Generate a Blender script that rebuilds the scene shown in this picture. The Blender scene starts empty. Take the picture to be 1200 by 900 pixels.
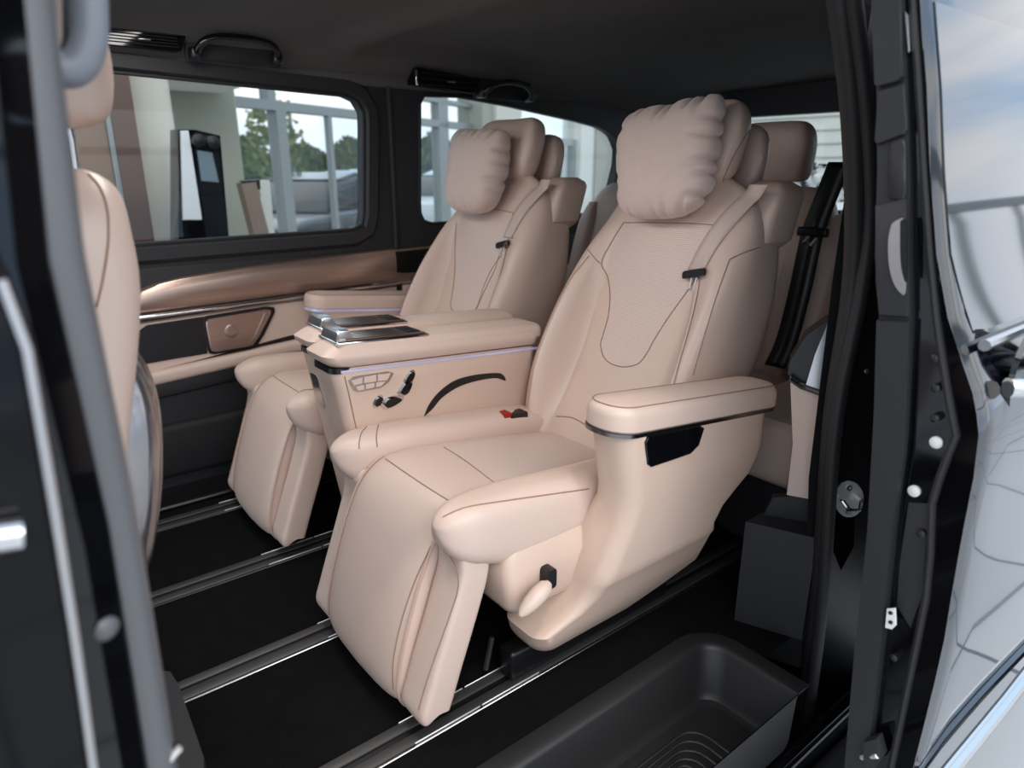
import bpy, bmesh, math, random
from mathutils import Vector, Matrix
from mathutils.bvhtree import BVHTree
random.seed(7)
SC = bpy.context.scene
COL = SC.collection
PI = math.pi

# ------------------------------------------------------------------ camera
FPX = 800.0
VPX = (1660.0, 195.0)
CAM = Vector((0.0, -1.466, 1.0))
_X = Vector((VPX[0]-600, VPX[1]-450, FPX)).normalized()
_p = math.atan2(450-VPX[1], FPX)
_U = Vector((0, -math.cos(_p), -math.sin(_p)))
_Y = _U.cross(_X)
def ray(px, py):
    d = Vector((px-600, py-450, FPX))
    return Vector((d.dot(_X), d.dot(_Y), d.dot(_U)))
def at(px, py, **k):
    a, val = list(k.items())[0]
    i = 'xyz'.index(a); r = ray(px, py)
    return CAM + r*((val-CAM[i])/r[i])
def on_plane(px, py, p0, n):
    r = ray(px, py)
    return CAM + r*((p0-CAM).dot(n)/r.dot(n))
cam_d = bpy.data.cameras.new('camera'); cam = bpy.data.objects.new('camera', cam_d); COL.objects.link(cam)
right = Vector((_X[0], _Y[0], _U[0])); down = Vector((_X[1], _Y[1], _U[1])); fwd = Vector((_X[2], _Y[2], _U[2]))
M = Matrix(((right[0], -down[0], -fwd[0]), (right[1], -down[1], -fwd[1]), (right[2], -down[2], -fwd[2])))
cam.matrix_world = Matrix.Translation(CAM) @ M.to_4x4()
cam_d.sensor_width = 36; cam_d.lens = 24.0; cam_d.clip_start = 0.02; cam_d.clip_end = 400
cam_d.dof.use_dof = True; cam_d.dof.focus_distance = 1.45; cam_d.dof.aperture_fstop = 3.2
SC.camera = cam

# ------------------------------------------------------------------ materials
def srgb(r, g, b):
    f = lambda c: (c/255/12.92) if c/255 <= .04045 else ((c/255+.055)/1.055)**2.4
    return (f(r), f(g), f(b), 1)
def mat(name, col, rough=.5, metal=0, coat=0, sheen=0, bump=None, emit=None, spec=.5, var=None, aniso=0):
    m = bpy.data.materials.new(name); m.use_nodes = True
    nt = m.node_tree; b = nt.nodes['Principled BSDF']
    b.inputs['Base Color'].default_value = col if len(col) == 4 else (*col, 1)
    b.inputs['Roughness'].default_value = rough; b.inputs['Metallic'].default_value = metal
    b.inputs['Coat Weight'].default_value = coat; b.inputs['Coat Roughness'].default_value = .03
    b.inputs['Sheen Weight'].default_value = sheen; b.inputs['Specular IOR Level'].default_value = spec
    if emit: b.inputs['Emission Color'].default_value = (*emit[0], 1); b.inputs['Emission Strength'].default_value = emit[1]
    tc = nt.nodes.new('ShaderNodeTexCoord')
    if bump:
        n = nt.nodes.new('ShaderNodeTexNoise'); n.inputs['Scale'].default_value = bump[0]; n.inputs['Detail'].default_value = 4
        bp = nt.nodes.new('ShaderNodeBump'); bp.inputs['Strength'].default_value = bump[1]; bp.inputs['Distance'].default_value = .002
        nt.links.new(tc.outputs['Object'], n.inputs['Vector']); nt.links.new(n.outputs['Fac'], bp.inputs['Height']); nt.links.new(bp.outputs['Normal'], b.inputs['Normal'])
    if var:
        n = nt.nodes.new('ShaderNodeTexNoise'); n.inputs['Scale'].default_value = var[0]; n.inputs['Detail'].default_value = 5
        mp = nt.nodes.new('ShaderNodeMapping'); mp.inputs['Scale'].default_value = var[2] if len(var) > 2 else (1, 1, 1)
        cr = nt.nodes.new('ShaderNodeMix'); cr.data_type = 'RGBA'
        c = b.inputs['Base Color'].default_value
        cr.inputs['A'].default_value = (*[x*(1-var[1]) for x in c[:3]], 1); cr.inputs['B'].default_value = (*[min(1, x*(1+var[1])) for x in c[:3]], 1)
        nt.links.new(tc.outputs['Object'], mp.inputs['Vector']); nt.links.new(mp.outputs['Vector'], n.inputs['Vector'])
        nt.links.new(n.outputs['Fac'], cr.inputs['Factor']); nt.links.new(cr.outputs['Result'], b.inputs['Base Color'])
    return m
BEIGE = srgb(207, 183, 169)
leather = mat('leather', BEIGE, .42, bump=(350, .12), var=(9, .03))
leather_side = leather
stitch = mat('stitch', srgb(150, 118, 100), .7)
piping = mat('piping', srgb(188, 158, 143), .5)
suede = mat('suede', srgb(206, 184, 174), .9, sheen=.4, bump=(180, .25), var=(40, .05))
shellp = mat('shell_plastic', srgb(205, 179, 162), .38, bump=(500, .05))
beltm = mat('belt_fabric', srgb(204, 183, 172), .6, bump=(900, .3))
blackp = mat('black_plastic', (.006, .006, .007), .35)
matteblack = mat('matte_black', (.007, .007, .008), .7, bump=(300, .15))
gloss = mat('gloss_black', (.003, .003, .004), .06)
wellm = mat('step_plastic', (.017, .0165, .017), .45, bump=(500, .1))
chrome = mat('chrome', (.75, .74, .74), .12, 1)
satin = mat('satin_metal', (.55, .54, .54), .28, 1)
bronze = mat('bronze_inlay', srgb(184, 160, 148), .30, .85, var=(3, .12, (2, 1, 40)))
bronze_dark = mat('bronze_tray', srgb(120, 98, 88), .35, .7)
carpet = mat('carpet', (.0065, .006, .006), .95, bump=(420, .8), var=(25, .35), spec=.05)
headliner = mat('headliner', (.095, .088, .086), .95, bump=(600, .4), spec=.25)
doortrim = mat('door_trim_charcoal', (.017, .017, .019), .55, bump=(700, .15))
rubber = mat('rubber', (.018, .0175, .018), .5, spec=.4)
rubber_grey = mat('rubber_grey', (.10, .10, .105), .42, spec=.6)
greypl = mat('grey_plastic', (.019, .019, .021), .5, bump=(500, .1))
bluegrey = mat('pillar_plastic', (.20, .215, .245), .45)
paint = mat('obsidian_paint', (.0025, .003, .006), .10, coat=1.0)
ledm = mat('led_strip', (.62, .63, .78), .25, .5, emit=((.5, .52, 1.0), .12))
darksteel = mat('dark_steel', (.22, .21, .21), .25, 1)
doorgloss = mat('front_door_gloss', (.003, .003, .004), .08, spec=.22)
redp = mat('red_button', (.36, .012, .01), .45)
railm = mat('rail_metal', (.075, .072, .07), .42, .5)
steel = mat('steel', (.72, .70, .67), .42, .55)
silver = mat('silver_shell', (.32, .30, .30), .16, .85)
white = mat('white_panel', (.8, .8, .79), .4)
def perforated(name, ax):
    m = leather.copy(); m.name = name
    nt = m.node_tree; b = nt.nodes['Principled BSDF']
    v = nt.nodes.new('ShaderNodeTexVoronoi'); v.voronoi_dimensions = '2D'; v.inputs['Scale'].default_value = 215; v.inputs['Randomness'].default_value = 0
    tc = nt.nodes.new('ShaderNodeTexCoord'); dp = nt.nodes.new('ShaderNodeVectorMath'); dp.operation = 'DOT_PRODUCT'; dp.inputs[1].default_value = ax
    sx = nt.nodes.new('ShaderNodeSeparateXYZ'); cx = nt.nodes.new('ShaderNodeCombineXYZ')
    nt.links.new(tc.outputs['Object'], dp.inputs[0]); nt.links.new(tc.outputs['Object'], sx.inputs[0])
    nt.links.new(sx.outputs['Y'], cx.inputs['X']); nt.links.new(dp.outputs['Value'], cx.inputs['Y']); nt.links.new(cx.outputs[0], v.inputs['Vector'])
    r = nt.nodes.new('ShaderNodeMapRange'); r.inputs['From Min'].default_value = .20; r.inputs['From Max'].default_value = .36
    nt.links.new(v.outputs['Distance'], r.inputs['Value'])
    mx = nt.nodes.new('ShaderNodeMix'); mx.data_type = 'RGBA'
    mx.inputs['A'].default_value = srgb(178, 153, 140); mx.inputs['B'].default_value = srgb(216, 195, 184)
    nt.links.new(r.outputs['Result'], mx.inputs['Factor']); nt.links.new(mx.outputs['Result'], b.inputs['Base Color'])
    return m
perf = perforated('perforated_leather', (.36, 0, .93)); perf_seat = perforated('perforated_seat_leather', (1, 0, 0))
def glass(name, tint, refl=.08):
    m = bpy.data.materials.new(name); m.use_nodes = True; nt = m.node_tree; nt.nodes.clear()
    o = nt.nodes.new('ShaderNodeOutputMaterial'); t = nt.nodes.new('ShaderNodeBsdfTransparent'); g = nt.nodes.new('ShaderNodeBsdfGlossy')
    t.inputs['Color'].default_value = (*tint, 1); g.inputs['Roughness'].default_value = .02
    f = nt.nodes.new('ShaderNodeFresnel'); ge = nt.nodes.new('ShaderNodeNewGeometry'); mr = nt.nodes.new('ShaderNodeMapRange')
    mr.inputs['To Min'].default_value = 1.33; mr.inputs['To Max'].default_value = 1/1.33      # same reflectance on both faces of the thin pane
    nt.links.new(ge.outputs['Backfacing'], mr.inputs['Value']); nt.links.new(mr.outputs['Result'], f.inputs['IOR'])
    mx = nt.nodes.new('ShaderNodeMixShader'); nt.links.new(f.outputs['Fac'], mx.inputs['Fac'])
    nt.links.new(t.outputs[0], mx.inputs[1]); nt.links.new(g.outputs[0], mx.inputs[2]); nt.links.new(mx.outputs[0], o.inputs['Surface'])
    return m
carglass = glass('car_glass', (.93, .95, .94))
paneglass = mat('door_pane', (.003, .004, .005), .04, coat=1.0, spec=.8)
bldglass = glass('building_glass', (.93, .95, .95))

# ------------------------------------------------------------------ geometry collector
class G:
    def __init__(s): s.V = []; s.F = []; s.Mi = []
    def add(s, V, F, m=0):
        o = len(s.V); s.V += [Vector(v) for v in V]
        for f in F: s.F.append(tuple(i+o for i in f)); s.Mi.append(m)
        return s
    def stack(s, loops, m=0, cap=True):
        n = len(loops[0]); V = [p for l in loops for p in l]; F = []
        for k in range(len(loops)-1):
            for i in range(n):
                j = (i+1) % n; F.append((k*n+i, k*n+j, (k+1)*n+j, (k+1)*n+i))
        if cap: F.append(tuple(range(n))[::-1]); F.append(tuple((len(loops)-1)*n+i for i in range(n)))
        return s.add(V, F, m)
    def tube(s, pts, r, m=0, seg=8, closed=False, flat=None, up=None):
        pts = [Vector(p) for p in pts]; n = len(pts); loops = []
        prev = None
        for i in range(n):
            a = pts[(i-1) % n] if (closed or i > 0) else pts[i]; b = pts[(i+1) % n] if (closed or i < n-1) else pts[i]
            t = (b-a).normalized() if (b-a).length > 1e-9 else Vector((0, 0, 1))
            if prev is None:
                q = Vector(up) if up is not None else (Vector((0, 0, 1)) if abs(t.z) < .9 else Vector((1, 0, 0)))
            else: q = prev
            nn = (q - t*q.dot(t))
            nn = nn.normalized() if nn.length > 1e-6 else t.orthogonal().normalized()
            prev = nn; bb = t.cross(nn)
            rr = r[i] if isinstance(r, (list, tuple)) else r
            fl = flat if flat else 1
            loops.append([pts[i] + nn*math.cos(2*PI*k/seg)*rr*fl + bb*math.sin(2*PI*k/seg)*rr for k in range(seg)])
        if closed:
            V = [p for l in loops for p in l]; F = []
            for k in range(n):
                for i in range(seg):
                    j = (i+1) % seg; k2 = (k+1) % n; F.append((k*seg+i, k*seg+j, k2*seg+j, k2*seg+i))
            return s.add(V, F, m)
        return s.stack(loops, m)
    def rbox(s, x0, x1, y0, y1, z0, z1, r=.01, m=0, n=3, fn=None):
        r = min(r, (x1-x0)/2*.98, (y1-y0)/2*.98, (z1-z0)/2*.98); L = []
        for k in range(n+1):
            a = PI/2*k/n; L.append((r*(1-math.sin(a)), z0+r*(1-math.cos(a))))
        for k in range(n, -1, -1):
            a = PI/2*k/n; L.append((r*(1-math.sin(a)), z1-r*(1-math.cos(a))))
        loops = []
        for ins, z in L:
            loops.append([Vector((p[0], p[1], z)) for p in rrect(x0+ins, x1-ins, y0+ins, y1-ins, max(r-ins, r*.06), n)])
        if fn: loops = [[Vector(fn(p)) for p in l] for l in loops]
        return s.stack(loops, m)
    def prism(s, poly, off, m=0, bev=0):
        """poly: 3D points of a planar outline; off: thickness vector; optional small chamfer on the far face"""
        poly = [Vector(p) for p in poly]; off = Vector(off); c = sum(poly, Vector())/len(poly)
        loops = [poly]
        if bev:
            loops.append([p+off*(1-.35) for p in poly]); loops.append([p+off+(c-p).normalized()*bev for p in poly])
        else: loops.append([p+off for p in poly])
        return s.stack(loops, m)
    def ring(s, A, B, m=0):
        n = len(A); return s.add(list(A)+list(B), [(i, (i+1) % n, n+(i+1) % n, n+i) for i in range(n)], m)
    def lathe(s, c, prof, ax, m=0, seg=20):
        ax = Vector(ax).normalized(); u = ax.orthogonal().normalized(); w = ax.cross(u); c = Vector(c)
        return s.stack([[c+ax*h+(u*math.cos(2*PI*k/seg)+w*math.sin(2*PI*k/seg))*max(r, 1e-4) for k in range(seg)] for r, h in prof], m)
def rrect(x0, x1, y0, y1, r, n=4):
    r = max(min(r, (x1-x0)/2*.999, (y1-y0)/2*.999), 1e-5); P = []
    for cx, cy, a0 in ((x1-r, y1-r, 0), (x0+r, y1-r, PI/2), (x0+r, y0+r, PI), (x1-r, y0+r, 1.5*PI)):
        for k in range(n+1):
            a = a0+PI/2*k/n; P.append((cx+r*math.cos(a), cy+r*math.sin(a)))
    return P
def selip(a, b, p, n):
    P = []
    for k in range(n):
        t = 2*PI*k/n; c, s_ = math.cos(t), math.sin(t)
        P.append((a*math.copysign(abs(c)**(2/p), c), b*math.copysign(abs(s_)**(2/p), s_)))
    return P
def crom(P, n):
    """Catmull-Rom resample to n points (tuples of any size)"""
    P = [tuple(p) for p in P]; Q = [P[0]]+P+[P[-1]]; out = []; segs = len(P)-1
    for k in range(n):
        t = k/(n-1)*segs; i = min(int(t), segs-1); u = t-i
        a, b, c, d = Q[i], Q[i+1], Q[i+2], Q[i+3]
        out.append(tuple(.5*((2*b[j])+(-a[j]+c[j])*u+(2*a[j]-5*b[j]+4*c[j]-d[j])*u*u+(-a[j]+3*b[j]-3*c[j]+d[j])*u**3) for j in range(len(b))))
    return out
def lerp(x, T):
    if x <= T[0][0]: return T[0][1]
    for (a, b), (c, d) in zip(T, T[1:]):
        if x <= c: return b+(d-b)*(x-a)/(c-a)
    return T[-1][1]
def smooth(a, b, x):
    t = max(0, min(1, (x-a)/(b-a))); return t*t*(3-2*t)

def obj(name, g, mats, parent=None, angle=40, subsurf=0, kind=None, label=None):
    if not isinstance(mats, (list, tuple)): mats = [mats]
    base = Vector(parent.matrix_world.translation) if parent else Vector((0, 0, 0))
    if parent: base = Vector(parent['_w']) if '_w' in parent else Vector((0, 0, 0))
    me = bpy.data.meshes.new(name)
    me.from_pydata([tuple(v-base) for v in g.V], [], g.F); me.update()
    for m in mats: me.materials.append(m)
    for p, mi in zip(me.polygons, g.Mi): p.material_index = mi
    bm = bmesh.new(); bm.from_mesh(me); bmesh.ops.recalc_face_normals(bm, faces=bm.faces); bm.to_mesh(me); bm.free()
    for p in me.polygons: p.use_smooth = True
    me.set_sharp_from_angle(angle=math.radians(angle))
    o = bpy.data.objects.new(name, me); COL.objects.link(o)
    if parent:
        o.parent = parent; o['_w'] = tuple(base)
    if subsurf:
        s = o.modifiers.new('sub', 'SUBSURF'); s.levels = s.render_levels = subsurf
    if kind: o['kind'] = kind
    if label: o['label'] = label
    return o
def tag(o, label, cat, group=None):
    o['label'] = label; o['category'] = cat
    if group: o['group'] = group
    return o
def thing(name, loc, label, cat, group=None):
    o = bpy.data.objects.new(name, None); COL.objects.link(o); o.location = loc; o.empty_display_size = .05
    o['_w'] = tuple(loc); return tag(o, label, cat, group)
def struct(name, g, mats, parent=None, **k):
    return obj(name, g, mats, parent, kind=None if parent else 'structure', **k)

# ================================================================== CAPTAIN SEATS
# local seat frame (x along the car, v outwards from the seat's centre line, z up)
YC = .373
def near_w(x, v, z): return Vector((x, -YC-v, z))
class W:
    """maps the local seat frame to the car: near seat keeps v outwards to -y, far seat mirrors it"""
    def __init__(s, yc, m, dx): s.yc, s.m, s.dx = yc, m, dx
    def __call__(s, x, v, z): return Vector((x+s.dx, s.yc-s.m*v, z))
    def inv(s, p): return (p.x-s.dx, (s.yc-p.y)/s.m, p.z)
NEAR = W(-YC, 1, 0.0); FAR = W(YC, -1, .03)

def pathframes(P, n):
    P = crom(P, n); out = []
    for i in range(n):
        a = P[max(i-1, 0)]; b = P[min(i+1, n-1)]
        t = Vector((b[0]-a[0], b[1]-a[1])).normalized()
        out.append((P[i], Vector((t[1], -t[0]))))        # outward normal: left of travel
    return out
# ---- seat strip: from under the backrest forward over the edge and down the leg rest
STRIP = [(1.10, .350), (.964, .374), (.85, .391), (.747, .405), (.67, .412), (.622, .406), (.588, .387), (.557, .352), (.528, .292), (.502, .222), (.482, .158), (.469, .098), (.469, .058), (.484, .026)]
def g_strip():
    g = G(); loops = []
    fr = pathframes(STRIP, 60)
    for k, ((x, z), n) in enumerate(fr):
        e = 1-max(0, (k-56)/3)*.5
        base = selip(.152, .027*e, 5, 40); L = []
        for a, b in base:
            h = b-.027+.007*(1-(a/.152)**2)
            L.append((x-n[0]*h*-1, a, z+n[1]*h))
        loops.append(L)
    return loops
def g_wing(sg):
    F = [(.561, .366), (.568, .350), (.566, .315), (.551, .27), (.531, .215), (.508, .155), (.490, .105), (.477, .068), (.480, .046), (.492, .034)]
    fr = pathframes(F, 36); loops = []
    for k, ((x, z), n) in enumerate(fr):
        e = min(1, .35+k/5, .3+(35-k)/6)
        L = []
        for a, b in selip(.043*min(1, .6+.4*e), .032*e, 6, 40):
            h = b-.032
            L.append((x+n[0]*h, sg*(.195+a), z+n[1]*h))
        loops.append(L)
    return loops
def g_legback():
    fr = pathframes([(.60, .34), (.575, .27), (.548, .20), (.525, .13), (.505, .07), (.50, .03)], 12)
    return [[(x+n[0]*h, a, z+n[1]*h) for a, h in rrect(-.20, .20, -.03, .004, .012, 3)] for (x, z), n in fr]
BOL = [(.610, .326, .449), (.64, .314, .449), (.70, .299, .446), (.76, .297, .440), (.82, .304, .433), (.88, .315, .426), (1.0, .31, .415), (1.10, .30, .395)]
def g_bolster(sg):
    loops = []
    st = [(.534+.076*(1-math.cos(PI/2*k/12)), .326+.03*(1-k/12), .449, max(.02, math.sin(PI/2*k/12))) for k in range(12)]+[(x, a, b, 1) for x, a, b in crom(BOL, 34)]
    for x, zb, zt, e in st:
        hw = lerp(x, [(.536, .046), (.60, .048), (.68, .052), (.8, .053)])
        zc = (zb+zt)/2+.012*(1-e)
        loops.append([(x, sg*(.252-hw+a*e), zc+b*e) for a, b in selip(hw, (zt-zb)/2, 3.1, 40)])
    return loops
# ---- backrest
BACK = [(1.075, .335, .21, .14, .02), (1.105, .375, .225, .17, .06), (1.16, .45, .232, .20, .10), (1.215, .545, .237, .225, .11), (1.262, .66, .24, .235, .09), (1.300, .775, .24, .22, .045), (1.34, .875, .228, .19, 0), (1.368, .93, .205, .16, -.005), (1.388, .962, .175, .125, 0), (1.40, .98, .13, .08, 0)]
def g_back(cs):
    P = crom(BACK, 64); loops = []
    for i, (x, z, w, D, B) in enumerate(P):
        a_ = P[max(i-1, 0)]; b_ = P[min(i+1, 63)]
        t = Vector((b_[0]-a_[0], b_[1]-a_[1])).normalized(); n = Vector((-t[1], t[0]))
        L = []
        for a, b in selip(w, D/2, 4.2, 88):
            u = abs(a)/w; h = b-D/2
            f = smooth(-D, -.2*D, h)
            h += f*(B*(smooth(.62, .78, u) if a*cs < 0 else .6*smooth(.55, .88, u))*(1-.35*smooth(.9, 1, u)) + .010*(1-u*u))
            L.append((x+n[0]*h, a, z+n[1]*h))
        loops.append(L)
    # close the top with a rounded crown
    return loops
def g_headrest(part):
    loops = []
    N = 26
    for k in range(N+1):
        u = -1+2*k/N; v = .15*u
        e = (1-abs(u)**5)**.4*.999+.001
        wing = abs(u)**2.2
        if part == 'front':
            cx, cz, A, B, tilt = 1.435-.035*wing, 1.047+.01*wing, .100*max(e, .18), .050*max(e, .25), .30
        else:
            cx, cz, A, B, tilt = 1.525-.03*wing, 1.012, .088*max(e, .2), .040*max(e, .25), .22
        L = []
        for a, b in selip(A, B, 2.8, 32):
            L.append((cx+a*math.sin(tilt)+b*math.cos(tilt), v, cz+a*math.cos(tilt)-b*math.sin(tilt)))
        loops.append(L)
    return loops
# ---- outer shell (arm box and seat skirt)
GY = [(.08, .262), (.12, .277), (.20, .312), (.238, .330), (.25, .338), (.33, .350), (.42, .360), (.7, .360)]
def shell_pt(px, py):
    y = -.70
    for _ in range(12):
        p = at(px, py, y=y); y = -YC-lerp(p.z, GY)
    return p
def zx(pxs):
    L = sorted(((shell_pt(*p).z, shell_pt(*p).x) for p in pxs)); return L
def zxf(pxs): return sorted((p.z, p.x) for p in (at(a, b, y=c) for a, b, c in pxs))
SF = zxf([(689, 490, -.645), (693, 530, -.645), (695, 565, -.64), (690, 597, -.63), (676, 630, -.62), (662, 662, -.61), (650, 690, -.60), (632, 714, -.60), (607, 733, -.60), (612, 748, -.60), (624, 762, -.60), (646, 771, -.60)])
SR = zx([(906, 480), (904, 508), (896, 536), (880, 560), (860, 580), (845, 610), (835, 633), (822, 655), (764, 716), (700, 752), (660, 770)])
def g_shell():
    loops = []
    zs = [.085, .10, .12, .15, .18, .21, .238, .25, .27, .29, .31, .34, .37, .40, .43, .46, .49, .52, .549]
    for z in zs:
        x0 = lerp(z, SF); x1 = lerp(z, SR); v1 = lerp(z, GY)
        v0 = .255 if z > .40 else lerp(z, [(.1, .16), (.30, .19), (.40, .252)])
        if z < .09: x0 += .02; x1 -= .05; v1 -= .012
        r = .045 if z > .38 else .035
        L = []
        for x, v in rrect(x0, x1, v0, v1, min(r, (v1-v0)*.45), 6):
            zz = z-lerp(z, [(.40, 0), (.549, .11)])*(x-.85)
            L.append((x, v, zz))
        loops.append(L)
    return loops
def arm_pad(x0, x1, v0, v1, z0, z1, r, rt, sl, xr, bulge=.006):
    loops = []
    prof = [(.004, z0), (0, z0+.004)]
    for k in range(6):
        a = PI/2*k/5; prof.append((rt*(1-math.cos(a)), z1-rt+rt*math.sin(a)))
    prof += [(rt+.012, z1+.003), (rt+.03, z1+.005)]
    for ins, z in prof:
        L = [(x, v, z-sl*(x-xr)) for x, v in rrect(x0+ins, x1-ins, v0+min(ins, (v1-v0)*.45), v1-min(ins, (v1-v0)*.45), max(r-ins, .004), 6)]
        loops.append(L)
    return loops
def g_base():
    L = []
    for z, x0, x1, v0, v1 in [(.196, .69, 1.05, -.2, .22), (.210, .665, 1.1, -.22, .255), (.228, .655, 1.2, -.225, .263), (.30, .645, 1.15, -.225, .266), (.335, .66, 1.1, -.2, .25)]:
        L.append([(x, v, z) for x, v in rrect(x0, x1, v0, v1, .022, 4)])
    return L
# ---- console (inner arm)
CV0, CV1 = -.358, -.238       # v range: gap side, occupant side
def g_console():
    loops = []
    for z in (.10, .14, .20, .28, .36, .44, .50, .545, .575, .584):
        x0 = .568+(.584-z)*.16; x1 = 1.14
        ins = .006 if z > .58 else 0
        L = []
        for x, v in rrect(x0+ins, x1, CV0+ins, CV1-ins, .028, 5):
            L.append((x, v, z-.065*smooth(.3, .584, z)*(x-.58)))
        loops.append(L)
    return loops
def g_consoletop():
    loops = []
    for z, ins, dx in [(.586, .004, .012), (.592, 0, .004), (.602, -.004, -.006), (.612, -.004, -.008), (.618, .0, 0), (.628, .006, .016), (.636, .011, .032), (.638, .018, .04)]:
        L = []
        for x, v in rrect(.560+dx, 1.15, CV0+ins, CV1-ins, .03, 6):
            L.append((x, v, z-.06*(x-.58)))
        loops.append(L)
    return loops
def g_consolearm():
    return [[(x, v, z) for x, v, z in L] for L in arm_pad(.832, 1.17, CV0+.001, CV1-.001, .588, .624, .03, .02, .055, .80)]
def tilt_bar(x, v, z): return (x, v, z-.06*(x-.58))

SEAM = {}
def cast_px(bvh, pts, off=.0006):
    out = []
    for px, py in pts:
        d = ray(px, py).normalized(); h = bvh.ray_cast(CAM, d)
        if h[0] is not None:
            out.append(h[0]+(h[1] if h[1].dot(d) < 0 else -h[1])*off)
    return out
def bvh_of(*objs):
    V = []; F = []
    for o in objs:
        n = len(V); b = Vector(o.parent['_w']) if o.parent else Vector()
        V += [v.co+b for v in o.data.vertices]; F += [tuple(i+n for i in p.vertices) for p in o.data.polygons]
    return BVHTree.FromPolygons(V, F)
def dens(pts, n):
    return [tuple(p) for p in crom(pts, n)]

SEAM_PX = {   # seam lines traced once on the near seat's upholstery
 'seat_cushion': [[(432, 526), (452, 538), (478, 556), (510, 577), (535, 592)], [(398, 575), (386, 600), (376, 640), (371, 680), (373, 715)], [(505, 640), (486, 682), (470, 730), (461, 775), (461, 808)],
                  [(520, 524), (545, 540), (582, 568)]],
 'seat_bolster': [[(519, 606), (545, 595), (585, 588), (640, 580), (690, 573)], [(430, 500), (424, 507), (421, 518), (421, 526)], [(446, 492), (443, 500), (441, 512), (442, 524)]],
 'headrest': [[(846, 214), (856, 190), (868, 168), (880, 150), (886, 140)], [(600, 190), (612, 175)]],
 'legrest_wing': [[(528, 652), (536, 668), (537, 690), (528, 720), (513, 762), (500, 800), (491, 832)]],
 'backrest': [[(731, 261), (716, 285), (705, 308), (712, 324), (715, 345), (713, 370), (707, 392), (704, 404), (708, 419), (718, 427), (732, 430), (748, 426), (758, 414), (768, 396), (784, 371), (809, 336), (830, 302), (842, 279), (843, 269), (836, 264), (810, 262), (760, 261), (731, 261)],
              [(686, 288), (694, 299), (703, 309)], [(690, 300), (664, 335), (640, 385), (623, 430), (615, 468)], [(855, 304), (838, 352), (822, 405), (812, 440)], [(855, 304), (872, 296), (890, 290)],
              [(652, 488), (672, 490), (692, 502)]],
}
PERF = [(731, 261), (716, 285), (705, 308), (712, 324), (715, 345), (713, 370), (707, 392), (704, 404), (708, 419), (718, 427), (732, 430), (748, 426), (758, 414), (768, 396), (784, 371), (809, 336), (830, 302), (842, 279), (843, 269), (836, 264), (810, 262)]

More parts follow.
